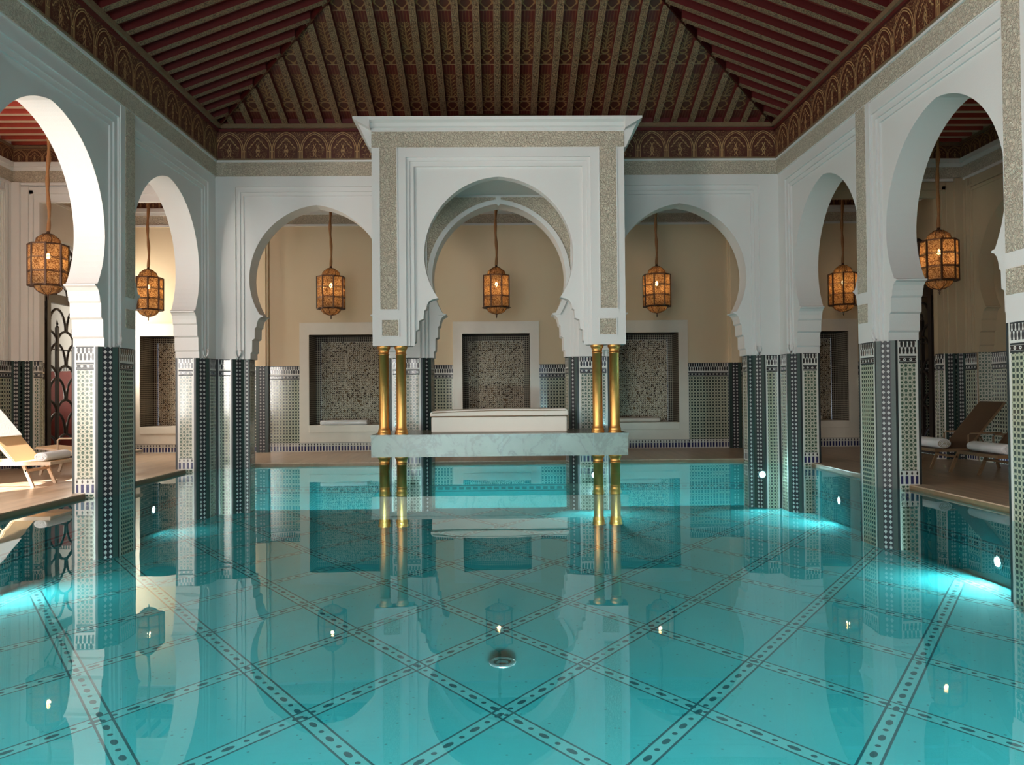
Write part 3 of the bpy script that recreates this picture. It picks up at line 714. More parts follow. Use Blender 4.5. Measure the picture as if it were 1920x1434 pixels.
# side galleries: outer walls with blind arches and the gate doorway
YGATE, HG = 19.22, .92
def outer(sx, XG, name):
    mb = MB()
    fn = lambda a, z, d: (XG+sx*d, a, z)
    def door(c): 
        pts = [(c-HG, ZT), (c-HG, 4.15)]
        for i in range(0, 21):
            a = PI-PI*i/20; pts.append((c+(HG+.06)*math.cos(a), 4.3+1.15*math.sin(a)))
        return pts+[(c+HG, 4.15), (c+HG, ZT)]
    def win(c): return arch(c, R=1.56, e=.13, zc=4.15)
    cs = (15.1,)
    pts = [(14.9-2.0, ZT)]+win(15.1)+door(YGATE)+[(YG, ZT), (YG, 7.3), (12.9, 7.3)]
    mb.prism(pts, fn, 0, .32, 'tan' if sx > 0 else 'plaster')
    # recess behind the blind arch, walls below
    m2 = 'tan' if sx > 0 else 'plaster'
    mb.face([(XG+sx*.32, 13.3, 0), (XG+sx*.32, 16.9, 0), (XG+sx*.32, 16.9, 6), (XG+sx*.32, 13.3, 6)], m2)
    e = .003*sx
    for a, b_ in ((12.9, 13.55), (16.65, YGATE-HG), (YGATE+HG, YG)):
        dado(mb, (XG-e, a), (XG-e, b_))
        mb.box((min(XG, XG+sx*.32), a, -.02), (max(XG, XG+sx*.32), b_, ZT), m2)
    dado(mb, (XG+sx*.30, 13.4), (XG+sx*.30, 16.8))
    for c in (13.6, 16.6): mb.face([(XG, c, .05), (XG+sx*.32, c, .05), (XG+sx*.32, c, ZT), (XG, c, ZT)], 't_dots', [(0, .05), (.32, .05), (.32, ZT), (0, ZT)])
    # alfiz mouldings
    for hw, zt, d in ((1.60, 6.0, .02), (1.66, 6.08, .045)):
        P = [(15.1-hw, ZT), (15.1-hw, zt), (15.1+hw, zt), (15.1+hw, ZT), (15.1+hw+.05, ZT), (15.1+hw+.05, zt+.05), (15.1-hw-.05, zt+.05), (15.1-hw-.05, ZT)]
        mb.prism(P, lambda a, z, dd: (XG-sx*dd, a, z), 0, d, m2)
    # towards the camera: the arched window bays, and the plain end
    for c in (10.95, 6.8, 2.65):
        P = [(c-2.05, .9)]+[(c-1.3, .9), (c-1.3, 4.2)]+[(c+1.3*math.cos(PI-PI*i/16), 4.2+1.3*math.sin(PI-PI*i/16)) for i in range(1, 16)]+[(c+1.3, 4.2), (c+1.3, .9), (c+2.05, .9), (c+2.05, 7.3), (c-2.05, 7.3)]
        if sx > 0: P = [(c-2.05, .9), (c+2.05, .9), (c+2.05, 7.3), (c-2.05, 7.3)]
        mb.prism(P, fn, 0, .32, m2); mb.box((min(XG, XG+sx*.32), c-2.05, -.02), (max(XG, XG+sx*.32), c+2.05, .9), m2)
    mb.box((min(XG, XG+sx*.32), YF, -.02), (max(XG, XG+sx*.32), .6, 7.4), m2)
    return struct(mb.build(name, weld=False, bevel=.004))
outer(-1, XGL, 'wall_outer_left'); outer(1, XGR, 'wall_outer_right')

# cross walls of the galleries at the corner (pier, lintel) with mouldings
def cross(sx, XG, name):
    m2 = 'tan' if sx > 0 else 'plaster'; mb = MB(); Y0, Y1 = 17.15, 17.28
    xi = XA+TH; xo = abs(XG); pw = .56
    def bx(a, b_, y0, y1, z0, z1, m): 
        p, q = sorted((sx*a, sx*b_)); mb.box((p, y0, z0), (q, y1, z1), m)
    bx(xo-pw, xo, Y0, Y1, ZT, 5.95, m2); bx(xi, xi+.25, Y0, Y1, ZT, 5.95, m2); bx(xi, xo, Y0, Y1, 5.95, 7.3, m2)
    bx(xo-pw+.12, xo, Y0-.04, Y0, ZT, 6.2, m2); bx(xo-pw+.2, xo, Y0-.08, Y0-.04, ZT, 6.28, m2); bx(xi, xo, Y0-.04, Y0, 6.12, 6.28, m2)
    bx(xo-.2, xo, Y0-.14, Y0-.08, ZT, 6.36, m2)
    def tf(a, b_, y, st='t_grid2'):
        tile_face(mb, (sx*a, y), (sx*b_, y), style=st, border=False)
    tf(xo-pw, xo-pw+.12, Y0-.004, 't_dots'); chain_face(mb, (sx*(xo-pw+.12), Y0-.045), (sx*(xo-pw+.36), Y0-.045), .05); chain_face(mb, (sx*(xo-pw+.36), Y0-.085), (sx*(xo), Y0-.085), .05)
    for a in (xo-pw, xi+.25):
        tile_face(mb, (sx*a, Y0), (sx*a, Y1), style='t_grid2', border=False)
    mb.face([(sx*(xo-pw+.12), Y0, .05), (sx*(xo-pw+.12), Y0-.045, .05), (sx*(xo-pw+.12), Y0-.045, ZT), (sx*(xo-pw+.12), Y0, ZT)], 'white_glaze')
    tf(xi, xi+.25, Y0-.002, 't_dots'); tf(xo-pw, xo, Y1)
    # side wall pilaster strips between this pier and the blind arch
    for i, (y, w_) in enumerate(((16.98, .11), (16.84, .07), (16.74, .05))):
        a, b_ = sorted((sx*xo, sx*(xo-.03-.02*(i % 2)))); mb.box((a, y-w_/2, ZT), (b_, y+w_/2, 6.3), m2)
    return struct(mb.build(name, weld=False, bevel=.004))
cross(-1, XGL, 'wall_cross_left'); cross(1, XGR, 'wall_cross_right')

# gallery ceilings: band, cornice, frieze, boards and beams
mb = MB(); ZG = 7.32
def strip_trim(p, q, nrm):
    """carved band, plaster cornice and cedar frieze along a gallery wall from p to q, nrm points into the gallery"""
    p, q, nn = Vector((*p, 0)), Vector((*q, 0)), Vector((*nrm, 0)); L = (q-p).length
    for z0, z1, d, m in ((6.30, 6.36, .03, 'plaster'), (6.36, 6.62, .015, 'carved'), (6.62, 6.70, .04, 'plaster'), (6.70, 6.80, .09, 'plaster'), (6.80, 7.10, .06, 'p_frieze'), (7.10, 7.16, .10, 'p_under')):
        A, B = p+nn*d, q+nn*d; uv = [(0, z0-6.80), (L, z0-6.80), (L, z1-6.80), (0, z1-6.80)]
        if m == 'p_frieze': uv = [(0, .0), (L*1.8, .0), (L*1.8, .66), (0, .66)]
        mb.face([(A.x, A.y, z0), (B.x, B.y, z0), (B.x, B.y, z1), (A.x, A.y, z1)], m, uv)
        for z in (z0, z1): mb.face([(p.x, p.y, z), (q.x, q.y, z), (B.x, B.y, z), (A.x, A.y, z)], 'plaster' if m in ('plaster', 'carved') else 'p_side')
strip_trim((XGL, YG), (XGR, YG), (0, -1))
for sx, XG in ((-1, XGL), (1, XGR)):
    strip_trim((XG, 0), (XG, 17.1), (-sx, 0)); strip_trim((XG, 17.28), (XG, YG), (-sx, 0))
    strip_trim((XG, 17.1), (sx*(XA+TH), 17.1), (0, -1)); strip_trim((XG, 17.28), (sx*(XA+TH), 17.28), (0, 1))
    strip_trim((sx*(XA+TH), 0), (sx*(XA+TH), 17.1), (sx, 0))
strip_trim((-XA, YA+TH), (XA, YA+TH), (0, 1))
struct(mb.build('trim_3', weld=False), 'carved band and cornice around the galleries')
mb = MB()
for sx, XG in ((-1, XGL), (1, XGR)):
    x0, x1 = sorted((sx*(XA+TH), XG+sx*.3)); mb.box((x0, YF, ZG), (x1, YG+.3, ZG+.1), 'red_bright')
    y = 3.0
    while y < 17.1:
        mb.box((x0, y, ZG-.13), (x1, y+.12, ZG), 'red_bright', {'-z': 'salmon'}); y += .38
mb.box((-XA-TH, YA+TH, ZG), (XA+TH, YG+.3, ZG+.1), 'red_board')
x = -10.3
while x < 10.3: mb.box((x, YA+TH, ZG-.13), (x+.12, YG, ZG), 'p_side', {'-z': 'p_under'}); x += .40
struct(mb.build('ceiling_gallery', weld=False), 'red beamed gallery ceiling')
mb = MB(); mb.box((XGL-.3, YF-.2, 5.8), (XGR+.3, YF, 7.4), 'plaster')
mb.box((XGL-.3, YF-.2, -.1), (-5.6, YF, 5.8), 'plaster'); mb.box((5.6, YF-.2, -.1), (XGR+.3, YF, 5.8), 'plaster'); mb.box((-5.6, YF-.2, -1), (5.6, YF, .3), 'plaster')
struct(mb.build('wall_front', weld=False))

mb = MB()
for y in (19.68, 21.2): mb.box((XGL, y-.05, 1.9), (XGL+.05, y+.05, 5.1), 'plaster')
for z in (1.9, 5.05): mb.box((XGL, 19.68, z), (XGL+.05, 21.2, z+.06), 'plaster')
struct(mb.build('fill_light_frame', weld=False))  # made-up frame around the added side lamp, out of view
# vestibules behind the gates
for sx, XG in ((-1, XGL), (1, XGR)):
    mb = MB(); x0, x1 = XG+sx*.3, XG+sx*1.7
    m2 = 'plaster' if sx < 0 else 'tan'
    a, b_ = sorted((x0, x1))
    mb.face([(x1, 17.9, 0), (x1, 20.6, 0), (x1, 20.6, 6), (x1, 17.9, 6)], m2)
    mb.face([(x0, 17.9, 0), (x1, 17.9, 0), (x1, 17.9, 6), (x0, 17.9, 6)], m2); mb.face([(x0, 20.6, 0), (x1, 20.6, 0), (x1, 20.6, 6), (x0, 20.6, 6)], m2)
    dado(mb, (x0, 20.59), (x1, 20.59)); dado(mb, (x1-sx*.01, 17.9), (x1-sx*.01, 20.6))
    mb.face([(x0, 17.9, .04), (x1, 17.9, .04), (x1, 20.6, .04), (x0, 20.6, .04)], 'deck')
    mb.face([(x0, 17.9, 6), (x1, 17.9, 6), (x1, 20.6, 6), (x0, 20.6, 6)], m2)
    struct(mb.build('wall_vestibule', weld=False))
mb = MB(); mb.box((XGL-1.5, 20.50, .05), (XGL-.55, 20.56, 2.3), 'red_cloth')
for z in [.2+.2*i for i in range(11)]:
    for x in (-1.25, -1.0, -.75): mb.lathe([(0, .03), (.05, .015), (.075, 0)], (XGL+x, 20.50, z), 'red_cloth', 10, axis='y')
o = mb.build('red_door', weld=False); tag(o, 'red studded door behind the open iron gate on the left', 'door')

def gate(sx, XG, label):
    """wrought iron gate leaf with stacked interlacing arches, in the plane of the outer wall"""
    r = empty('iron_gate', (XG+sx*.12, YGATE, .05), label, 'gate', 'iron gates of the side galleries')
    h = HG-.01
    f = MB()
    for y in (-h+.045, h-.045): f.box((-.045, y-.045, 0), (.045, y+.045, 4.05), 'iron')
    f.box((-.05, -h, 3.86), (.05, h, 4.08), 'iron'); f.box((-.035, -h, 0), (.035, h, .14), 'iron')
    f.tube([(0, (h-.02)*math.cos(PI*i/24), 4.15+1.18*math.sin(PI*i/24)) for i in range(25)], .045, 'iron', 6)
    f.build('frame', r)
    f = MB()
    for c, w_ in ((-.745, .10), (-.20, .36), (.54, .33)):
        f.box((-.035, c-.035, .1), (.035, c+.035, 3.28), 'iron')
        f.lathe([(.02, 0), (.05, .03), (.015, .07), (.035, .10), (0, .22)], (0, c, 3.26), 'iron', 8)
        z = .62-.85
        while z < 3.3:
            hh = .56
            if z > 0: f.tube([(0, c+w_*math.cos(PI*i/16), z+hh*math.sin(PI*i/16)) for i in range(17)], .032, 'iron', 6)
            for q in (-1, 1):
                P = [(0, c+q*w_*(1-math.sin(PI/2*i/8)), z+.02-.36*(1-math.cos(PI/2*i/8))) for i in range(9)]
                P = [p for p in P if p[2] > .1]
                if len(P) > 2: f.tube(P, .032, 'iron', 6)
            z += .85
        f.box((-.015, c-w_, 2.72), (.015, c+w_, 2.75), 'iron')
    f.build('scrollwork', r)
    f = MB(); f.box((-.07, -.72, 0), (.07, -.57, 4.0), 'iron'); f.build('meeting_post', r)
    f = MB()
    for i in range(1, 6):
        a = PI*i/6; f.tube([(0, .22*math.cos(a), 4.1+.22*math.sin(a)), (0, (h-.05)*math.cos(a), 4.12+1.1*math.sin(a))], .018, 'iron', 6)
    f.tube([(0, .22*math.cos(PI*i/12), 4.08+.22*math.sin(PI*i/12)) for i in range(13)], .02, 'iron', 6)
    f.build('fanlight_bars', r)
    return r
gate(-1, XGL, 'black iron gate beside the bright gallery on the left')
gate(1, XGR, 'black iron gate behind the dim sun loungers on the right')

# ------------------------------------------------------------------ canopy over the platform
YC = 15.1
CST = [(1.74, 2.56), (1.73, 2.60), (1.66, 2.64), (1.655, 2.86), (1.60, 2.89), (1.59, 3.06), (1.50, 3.10), (1.49, 3.26), (1.45, 3.29), (1.43, 3.38), (1.39, 3.45), (1.33, 3.48), (1.30, 3.49)]
can = empty('canopy', (0, YC, 2.56), 'tall white carved plaster canopy standing over the marble platform', 'canopy')
def cfn(a, z, d): return (a, d, z-2.56)
f = MB(); W2 = 2.49; ZCT = 6.80
A = arch(0, steps=CST, zc=4.36, R=1.56, e=.08)
f.prism([(-W2, 2.56)]+A+[(W2, 2.56), (W2, ZCT), (-W2, ZCT)], cfn, .10, .34, 'plaster')
R_ = lambda hw, zt: [(-W2, 2.56), (-hw, 2.56), (-hw, zt), (hw, zt), (hw, 2.56), (W2, 2.56), (W2, ZCT), (-W2, ZCT)]
f.prism(R_(1.67, 6.11), cfn, .05, .10, 'plaster'); f.prism(R_(1.72, 6.17), cfn, .065, .10, 'plaster'); f.prism(R_(1.755, 6.21), cfn, .025, .10, 'plaster'); f.prism(R_(1.82, 6.28), cfn, -.012, .06, 'plaster')
f.build('front_arch_wall', can, weld=False, bevel=.006)
f = MB()
for sx in (-1, 1):
    for (x0, x1, z0, z1) in ((2.0, 2.33, 3.28, 6.76), (1.98, 2.30, 2.76, 3.07)):
        a, b_ = sorted((sx*x0, sx*x1)); f.box((a, -.022, z0-2.56), (b_, -.008, z1-2.56), 'carved')
f.box((-2.49, -.024, 6.47-2.56), (2.49, -.008, 6.78-2.56), 'carved')
f.build('carved_panel', can, weld=False)['label'] = 'beige carved plaster strips'
f = MB()                                                  # raised white fillets around the carved panels
for sx in (-1, 1):
    for (x0, x1, z0, z1) in ((2.0, 2.33, 3.28, 6.47), (1.98, 2.30, 2.76, 3.07)):
        a, b_ = sorted((sx*x0, sx*x1)); g = .02
        f.box((a-g, -.03, z0-g-2.56), (b_+g, -.01, z0-2.56), 'plaster'); f.box((a-g, -.03, z0-2.56), (a, -.01, z1-2.56), 'plaster'); f.box((b_, -.03, z0-2.56), (b_+g, -.01, z1-2.56), 'plaster')
        if z1 < 4: f.box((a-g, -.03, z1-2.56), (b_+g, -.01, z1+g-2.56), 'plaster')
        f.build('fillet', can, weld=False); f = MB()
f = MB()                                                  # cornice
prof = [(0.0, 6.76), (.03, 6.80), (.03, 6.85), (.07, 6.87), (.10, 6.93), (.17, 6.97), (.18, 7.03), (.0, 7.03)]
f.prism([(-p, z) for p, z in prof], lambda a, z, d: (d, a, z-2.56), -2.5, 2.5, 'plaster')
for sx in (-1, 1):
    P = [(2.49, 6.46), (2.53, 6.47), (2.62, 6.66), (2.70, 6.84), (2.77, 6.97), (2.83, 6.98), (2.83, 7.03), (2.49, 7.03)]
    f.prism([(sx*a, z) for a, z in P], cfn, -.012, 2.0, 'plaster')
    f.prism([(sx*2.5, 6.80), (sx*2.83, 6.99), (sx*2.83, 7.03), (sx*2.5, 7.03)], cfn, -.18, -.012, 'plaster')
f.build('cornice', can, weld=False, bevel=.004)
f = MB()                                                  # side walls and roof of the canopy
for sx in (-1, 1):
    P = [(.34, 2.56), (.34, 3.6)]+[(.34+.75+.75*math.cos(PI-PI*i/12), 4.4+.9*math.sin(PI-PI*i/12)) for i in range(13)]+[(1.84, 3.6), (1.84, 2.56), (2.0, 2.56), (2.0, 6.8), (.30, 6.8), (.30, 2.56)]
    f.prism(P, lambda a, z, d: (sx*(2.49-d), a, z-2.56), 0, .3, 'plaster')
n = 24
for i in range(n):
    x0, x1 = -1.6+3.2*i/n, -1.6+3.2*(i+1)/n
    h0, h1 = .12*(1-(x0/1.6)**2), .12*(1-(x1/1.6)**2)
    f.face([(x0, -.0, 4.46+h0), (x1, -.0, 4.46+h1), (x1, 1.9, 4.46+h1), (x0, 1.9, 4.46+h0)], 'brass_dark')
f.box((-2.49, .3, 6.05-2.56), (2.49, 2.0, 6.12-2.56), 'plaster')
f.build('side_walls_and_roof', can, weld=False)
# inner arch lining on the back arcade seen through the canopy
f = MB(); inner = arch(0)
off = [(x*1.075, (z if i in (0, len(inner)-1) else 4.2+(z-4.2)*1.06 if z > 3.37 else z)) for i, (x, z) in enumerate(inner)]
f.prism([(-1.62, 3.75)]+[p for p in off if p[1] > 3.75]+[(1.62, 3.75), (1.62, 6.0), (-1.62, 6.0)], fY(YA), -.02, -.001, 'carved')
struct(f.build('trim_4', weld=False), 'carved spandrel above the inner arch')
f = MB(); up_in = [p for p in inner if p[1] > 3.36]; up_off = [p for p in off if p[1] > 3.36]
f.prism(up_in+up_off[::-1], fY(YA), -.05, -.001, 'plaster')
f.prism([(-.06, 5.86), (-.05, 6.03), (.05, 6.03), (.06, 5.86), (0, 5.8)], fY(YA), -.07, -.02, 'plaster')
struct(f.build('trim_5', weld=False), 'white archivolt with a small keystone')

# small curled brackets where the frames meet the tile
def curl(x, y, nx, ny):
    f = MB(); L = Vector((nx, ny, 0)).normalized(); T = Vector((-L.y, L.x, 0))
    for s_ in (-1, 1):
        f.tube([Vector((x, y, ZT+.01))+L*.02, Vector((x, y, ZT+.07))+T*s_*.04+L*.02, Vector((x, y, ZT+.14))+T*s_*.06+L*.02, Vector((x, y, ZT+.20))+T*s_*.045+L*.01], .022, 'plaster', 6)
    struct(f.build('corbel_bracket'))
for sx in (-1, 1):
    curl(sx*(XA-.06), 12.76, -sx, -1); curl(sx*(XA-.06), 16.55, -sx, -1); curl(sx*5.78, YA-.08, 0, -1)

# gilded columns
def column(z0, z1, name, r=.088):
    h = z1-z0; p = [(0, 0), (.13, 0), (.13, .035), (.115, .05), (.122, .07), (.108, .095), (.098, .11), (r, .15), (r, h-.17), (r+.012, h-.165), (r+.012, h-.15), (r, h-.145), (r+.006, h-.09), (.118, h-.05), (.13, h-.035), (.13, h), (0, h)]
    f = MB(); f.lathe(p[1:-1], (0, 0, 0), 'gold', 28); return f.build(name)
COLX = ((-2.30, 'outer', 'left'), (-1.96, 'inner', 'left'), (1.94, 'inner', 'right'), (2.28, 'outer', 'right'))
base = None
def mod_col(z0, z1, mid):
    h = z1-z0; r = .098
    f = MB()
    p = [(.13, 0), (.13, .035), (.115, .05), (.122, .07), (.112, .095), (.105, .11), (r, .15)]
    if mid: p += [(r, mid-.02), (r+.012, mid-.015), (r+.012, mid+.015), (r, mid+.02)]
    p += [(r, h-.17), (r+.012, h-.165), (r+.012, h-.15), (r, h-.145), (r+.006, h-.09), (.118, h-.05), (.13, h-.035), (.13, h)]
    f.lathe(p, (0, 0, 0), 'gold', 28); return f
ZS0, ZS1 = .385, .82
for i, (x, io, lr) in enumerate(COLX):
    o = mod_col(ZS1, 2.56, 0).build('gilded_column', loc=(x, YC+.17, ZS1)); tag(o, '%s gilded column of the %s pair holding up the canopy' % (io, lr), 'column', 'gilded columns on the platform')
for i, (x, io, lr) in enumerate(COLX):
    o = mod_col(-1, ZS0, 0).build('gilded_stub_column', loc=(x, YC+.17, -1)); tag(o, '%s short gilded column of the %s pair standing in water under the slab' % (io, lr), 'column', 'short gilded columns in the water')

f = MB(); f.box((-2.52, YC-.08, ZS0), (2.50, 16.96, ZS1-.05), 'marble'); f.box((-2.53, YC-.10, ZS1-.05), (2.51, 16.97, ZS1), 'marble')
o = f.build('marble_platform', weld=False, bevel=.008); tag(o, 'long grey-green veined marble slab raised over the water', 'platform')
# daybed
day = empty('daybed', (-.02, 16.15, ZS1), 'low cream upholstered daybed on the marble platform', 'daybed')
f = MB(); f.box((-1.38, -.55, 0), (1.38, .45, .32), 'cushion'); f.build('base', day, bevel=.03)
f = MB(); nx = 24
def top(x): return .47+.012*math.sin(x*2.1+2)+.02*(x/1.4)
P = [(-1.40, .325), (1.40, .325), (1.405, .40)]+[(1.38, top(1.38)-.02)]+[(1.34-2.68*i/nx, top(1.34-2.68*i/nx)) for i in range(nx+1)]+[(-1.38, top(-1.38)-.02), (-1.405, .40)]
f.prism(P, lambda a, z, d: (a, d, z), -.57, .45, 'cushion'); f.build('mattress', day, bevel=.025)
f = MB()
f.tube([(-1.40, -.58, .335), (1.40, -.58, .335)], .008, 'teak'); f.tube([(x, -.578, top(x)-.035) for x in [-1.36+2.72*i/20 for i in range(21)]], .008, 'teak')
f.build('piping', day)

# ------------------------------------------------------------------ lanterns
def lantern():
    r = empty('hanging_lantern', (0, 0, 0)); R = .345
    N = 8; corner = [(R*math.cos(PI/8+2*PI*k/N), R*math.sin(PI/8+2*PI*k/N)) for k in range(N)]
    f = MB()
    for k in range(N):
        (x0, y0), (x1, y1) = corner[k], corner[(k+1) % N]; L = math.dist((x0, y0), (x1, y1))
        f.face([(x0, y0, .18), (x1, y1, .18), (x1, y1, .96), (x0, y0, .96)], 'shade', [(k*.3, 0), (k*.3+L, 0), (k*.3+L, .78), (k*.3, .78)])
    f.build('shade', r)
    f = MB()
    for k in range(N):
        x, y = corner[k]; x2, y2 = corner[(k+1) % N]
        f.bar((x, y, .165), (x, y, .975), .03, .03, 'lantern_frame')
        for z, h in ((.175, .03), (.43, .014), (.455, .014), (.69, .014), (.715, .014), (.965, .03)): f.bar((x*1.005, y*1.005, z), (x2*1.005, y2*1.005, z), .016, h, 'lantern_frame')
    f.lathe([(.355, .16), (.368, .17), (.355, .185)], (0, 0, 0), 'lantern_frame', 8, False)
    f.build('frame', r)
    f = MB(); f.lathe([(.235, .97), (.23, 1.02), (.20, 1.09), (.15, 1.14), (.09, 1.175), (.03, 1.19)], (0, 0, 0), 'shade', 16); f.lathe([(R, .965), (.235, .975)], (0, 0, 0), 'lantern_frame', 8, False)
    for k in range(8):
        a = 2*PI*k/8; f.tube([(.238*math.cos(a), .238*math.sin(a), .975), (.205*math.cos(a), .205*math.sin(a), 1.09), (.09*math.cos(a), .09*math.sin(a), 1.18), (.02*math.cos(a), .02*math.sin(a), 1.195)], .008, 'lantern_frame', 6)
    f.lathe([(.035, 1.185), (.035, 1.22), (.018, 1.25)], (0, 0, 0), 'lantern_frame', 10)
    f.build('dome', r)
    f = MB(); f.lathe([(.25, .165), (.235, .12), (.19, .07), (.11, .03), (.03, .01)], (0, 0, 0), 'shade', 16); f.lathe([(R, .165), (.25, .16)], (0, 0, 0), 'lantern_frame', 8, False)
    for k in range(8):
        a = 2*PI*k/8; f.tube([(q*math.cos(a), q*math.sin(a), z) for q, z in ((.252, .165), (.237, .118), (.192, .067), (.112, .027), (.03, .007))], .007, 'lantern_frame', 6)
    f.build('bottom_bowl', r)
    f = MB(); f.lathe([(.02, .015), (.026, -.01), (.01, -.03), (.018, -.055), (.008, -.09), (0, -.10)], (0, 0, 0), 'lantern_frame', 10); f.build('finial', r)
    f = MB(); pts = [(.012*math.sin(z*5), .01*math.cos(z*4), z) for z in [1.24+(3.72-1.24)*i/40 for i in range(41)]]
    f.tube(pts, .04, 'cord', 8, rs=[.022+.016*abs(math.sin(i*.5+1)) if i < 6 else .034+.006*math.sin(i*.9) for i in range(41)]); f.build('cord', r)
    f = MB(); f.lathe([(0, .70), (.022, .71), (.036, .745), (.03, .78), (.014, .81), (0, .815)], (0, 0, 0), 'bulb', 12); b_ = f.build('bulb', r)
    f = MB(); f.tube([(0, 0, .81), (0, 0, 1.19)], .014, 'lantern_frame', 8); f.build('lamp_holder', r)
    return r
proto = lantern(); proto['category'] = 'lantern'; proto['group'] = 'pierced brass lanterns of the galleries'
LAN = [(-8.77, 15.05, 'pale brass lantern nearest the bright left edge, before the iron gate'),
       (-8.77, 19.3, 'smaller pale brass lantern seen through the far arch on the left'),
       (-4.22, 19.3, 'brass lantern hanging left of the canopy above a white towel'),
       (-.07, 19.3, 'brass lantern hanging in the middle of the canopy arch'),
       (3.98, 19.3, 'glowing brass lantern hanging just right of the canopy'),
       (8.72, 19.3, 'glowing brass lantern half hidden by the far right arch'),
       (8.78, 15.15, 'large glowing amber lantern above the dim sun loungers')]
for i, (x, y, lab) in enumerate(LAN):
    if i == 0: proto.location = (x, y, 3.60); proto['label'] = lab
    else: clone(proto, (x, y, 3.60), lab)
    l = bpy.data.lights.new('lantern_light', 'POINT'); l.energy = 17; l.color = (1, .70, .38); l.shadow_soft_size = .04
    o = bpy.data.objects.new('lantern_light', l); C.objects.link(o); o.location = (x, y, 4.27)

# ------------------------------------------------------------------ sun loungers
def lounger(wood, sling, x, y, sx, label, arms=True, W=.78, deg=50):
    """foot end towards the pool; local +x runs to the head, mirrored by rotation"""
    r = empty('sun_lounger', (x, y, .05), label, 'sun lounger', 'sun loungers of the side galleries', 0 if sx > 0 else PI)
    L, zs_ = 1.0, .42
    f = MB()
    for s_ in (-1, 1):
        f.bar((-.04, s_*W/2, zs_), (1.75, s_*W/2, zs_), .045, .06, wood)
    f.bar((-.02, -W/2, zs_), (-.02, W/2, zs_), .05, .05, wood); f.bar((1.73, -W/2, zs_), (1.73, W/2, zs_), .05, .05, wood)
    f.bar((.42, -W/2+.04, zs_-.13), (.42, W/2-.04, zs_-.13), .03, .04, wood)
    f.build('frame', r)
    for xx, dx in ((.48, -.18), (1.55, .12)):
        for s_ in (-1, 1):
            f = MB(); f.bar((xx, s_*(W/2-.06), zs_-.01), (xx+dx, s_*(W/2-.06), 0), .04, .05, wood); f.build('leg', r)
    f = MB(); f.box((.0, -W/2+.025, zs_+.012), (.72, W/2-.025, zs_+.03), sling); f.build('seat', r)
    ang = math.radians(deg); Lb = 1.15; bx0 = .60
    f = MB(); c, s2 = math.cos(ang), math.sin(ang)
    f.prism([(bx0, zs_+.01), (bx0+Lb*c, zs_+.01+Lb*s2), (bx0+Lb*c-.02*s2, zs_+.01+Lb*s2+.02*c), (bx0-.02*s2, zs_+.01+.02*c)], lambda a, z, d: (a, d, z), -W/2+.03, W/2-.03, sling); f.build('backrest', r)
    f = MB()
    for s_ in (-1, 1): f.bar((bx0, s_*(W/2-.02), zs_), (bx0+Lb*c, s_*(W/2-.02), zs_+Lb*s2), .03, .035, wood)
    f.bar((bx0+Lb*c, -W/2+.02, zs_+Lb*s2), (bx0+Lb*c, W/2-.02, zs_+Lb*s2), .03, .03, wood); f.bar((bx0+.55*c, 0, zs_+.55*s2), (1.25, 0, zs_-.01), .02, .02, wood)
    f.build('backrest_frame', r)
    for s_ in (-1, 1) if arms else ():
        f = MB(); f.tube([(.62, s_*W/2, zs_), (.62, s_*W/2, .70), (.66, s_*W/2, .735), (1.25, s_*W/2, .735), (1.29, s_*W/2, .70), (1.29, s_*W/2, zs_)], .017, wood, 8); f.build('armrest', r)
    return r
def rolled_towel(x, y, z, L, rad, label, end='towel_core', rz=0):
    f = MB(); k = 20; st = [(-L/2, .82), (-L/2+.01, .95), (-L/2+.04, 1), (-L/4, 1.02), (0, 1), (L/4, 1.01), (L/2-.04, 1), (L/2-.01, .95), (L/2, .82)]
    R = [[(rad*1.5*q*math.cos(2*PI*i/k), t, rad*q*math.sin(2*PI*i/k)+rad) for i in range(k)] for t, q in st]
    for a, b_ in zip(R, R[1:]):
        for i in range(k): f.face([a[i], a[(i+1) % k], b_[(i+1) % k], b_[i]], 'towel', None, True)
    f.face(R[0], end); f.face(R[-1], end)
    sp = [(rad*1.5*(.75-.6*i/40)*math.cos(i*.45), -L/2-.004, rad+rad*(.75-.6*i/40)*math.sin(i*.45)) for i in range(41)]
    f.tube(sp, .006, 'towel', 6)
    o = f.build('rolled_towel', loc=(x, y, z)); o.rotation_euler = (0, 0, rz); tag(o, label, 'towel', 'rolled towels on the sun loungers'); return o
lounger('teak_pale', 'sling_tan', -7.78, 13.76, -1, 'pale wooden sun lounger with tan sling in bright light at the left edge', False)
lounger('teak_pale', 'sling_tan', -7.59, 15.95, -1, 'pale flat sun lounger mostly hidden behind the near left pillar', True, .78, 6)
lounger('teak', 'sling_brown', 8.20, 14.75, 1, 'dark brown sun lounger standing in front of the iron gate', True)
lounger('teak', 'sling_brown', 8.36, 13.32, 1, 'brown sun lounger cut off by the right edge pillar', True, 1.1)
rolled_towel(-7.95, 13.80, .50, .78, .078, 'white rolled towel on the foot of the left sun lounger', 'towel')
rolled_towel(8.36, 14.74, .50, .76, .095, 'white rolled towel with beige core on the farther right lounger')
rolled_towel(8.55, 13.28, .50, 1.0, .09, 'long white towel on the lounger cut off at the right', 'towel')
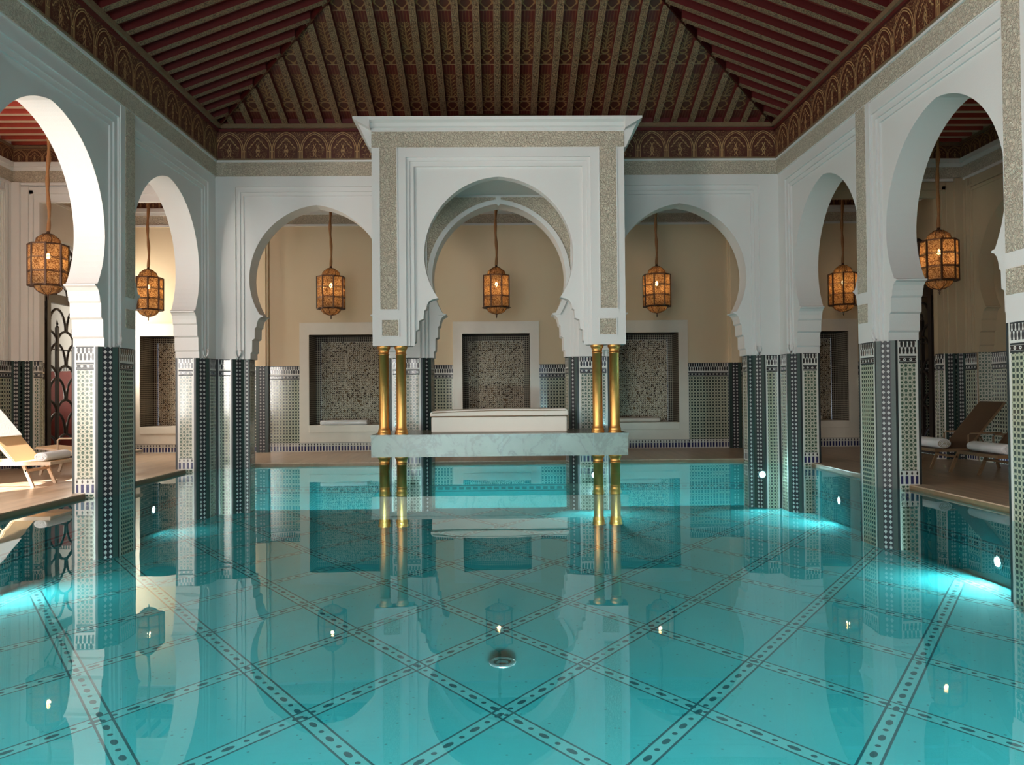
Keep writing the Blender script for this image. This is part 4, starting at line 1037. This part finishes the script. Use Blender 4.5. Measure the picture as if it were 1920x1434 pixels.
# towel draped over the head of the left lounger
f = MB(); c, s2 = math.cos(math.radians(50)), math.sin(math.radians(50)); P = []
for i in range(13):
    t = .55+.66*i/12; P.append((.60+t*c-.035*s2, .42+t*s2+.03))
P += [(.60+1.24*c, .42+1.24*s2), (.60+1.24*c+.03, .42+1.16*s2), (.60+1.05*c+.05, .42+1.05*s2-.04)]
def th(P, d=.018):
    q = []
    for i, p in enumerate(P):
        a = P[max(i-1, 0)]; b_ = P[min(i+1, len(P)-1)]; tx, tz = b_[0]-a[0], b_[1]-a[1]; l = math.hypot(tx, tz); q.append((p[0]-tz/l*d, p[1]+tx/l*d))
    return q
f.prism(P+th(P)[::-1], lambda a, z, d: (-a, d, z), -.36, .36, 'towel')
o = f.build('draped_towel', loc=(-7.78, 13.76, .05), bevel=.006); tag(o, 'white towel draped over the head of the left sun lounger', 'towel')

# ------------------------------------------------------------------ pool fittings
def pool_lamp(x, y, z, nx, ny, label, power):
    r = empty('pool_lamp', (x, y, z), label, 'pool lamp', 'round lamps below the water'); ax = 'x' if nx else 'y'; s_ = nx or ny
    f = MB(); f.lathe([(.06, 0), (.10, 0), (.105, .02*s_), (.09, .035*s_), (.07, .035*s_)], (0, 0, 0), 'steel', 20, axis=ax); f.build('rim', r)
    f = MB(); f.lathe([(0, .032*s_), (.045, .03*s_), (.07, .02*s_)], (0, 0, 0), 'pool_bulb', 20, axis=ax); f.build('lens', r)
    pool_light(x+nx*.07, y+ny*.07, z, nx, ny, power)
pool_lamp(XE, 10.2, -.70, -1, 0, 'bright round lamp under water near the right edge', 42)
pool_lamp(XE, 15.0, -.55, -1, 0, 'round lamp under water between the two right pillars', 16)
pool_lamp(-XE, 10.1, -.62, 1, 0, 'round lamp under water at the left edge of the pool', 22)
pool_lamp(-XE, 14.8, -.55, 1, 0, 'round lamp under water between the two left pillars', 5)
pool_lamp(5.82, YA-.1, -.24, 0, -1, 'round lamp under water on the right corner pillar', 22)
pool_lamp(2.1, YA-.02, -.22, 0, -1, 'round lamp under water behind the right gilded columns', 22)
for x, y in ((-XE, 5.0), (XE, 5.0)): pool_light(x-.08*math.copysign(1, x), y, -.5, -math.copysign(1, x), .2, 110)
for x in (-5, -2.5, 0, 2.5, 5): pool_light(x, YF+.3, -.25, 0, 1, 185, -.24).data.spread = math.radians(41)  # unseen row without fixtures, added to brighten the pool floor
r = empty('floor_drain', (0, 7.45, -1), 'round steel drain in the mosaic on the pool floor', 'drain')
f = MB(); f.lathe([(.13, .0), (.13, .02), (.10, .025), (.085, .02)], (0, 0, 0), 'steel', 28); f.build('rim', r)
f = MB(); f.lathe([(.06, .012), (.05, .02), (0, .022)], (0, 0, 0), 'steel', 20); f.lathe([(.085, .018), (.062, .01)], (0, 0, 0), 'pool_side', 28); f.build('cover', r)
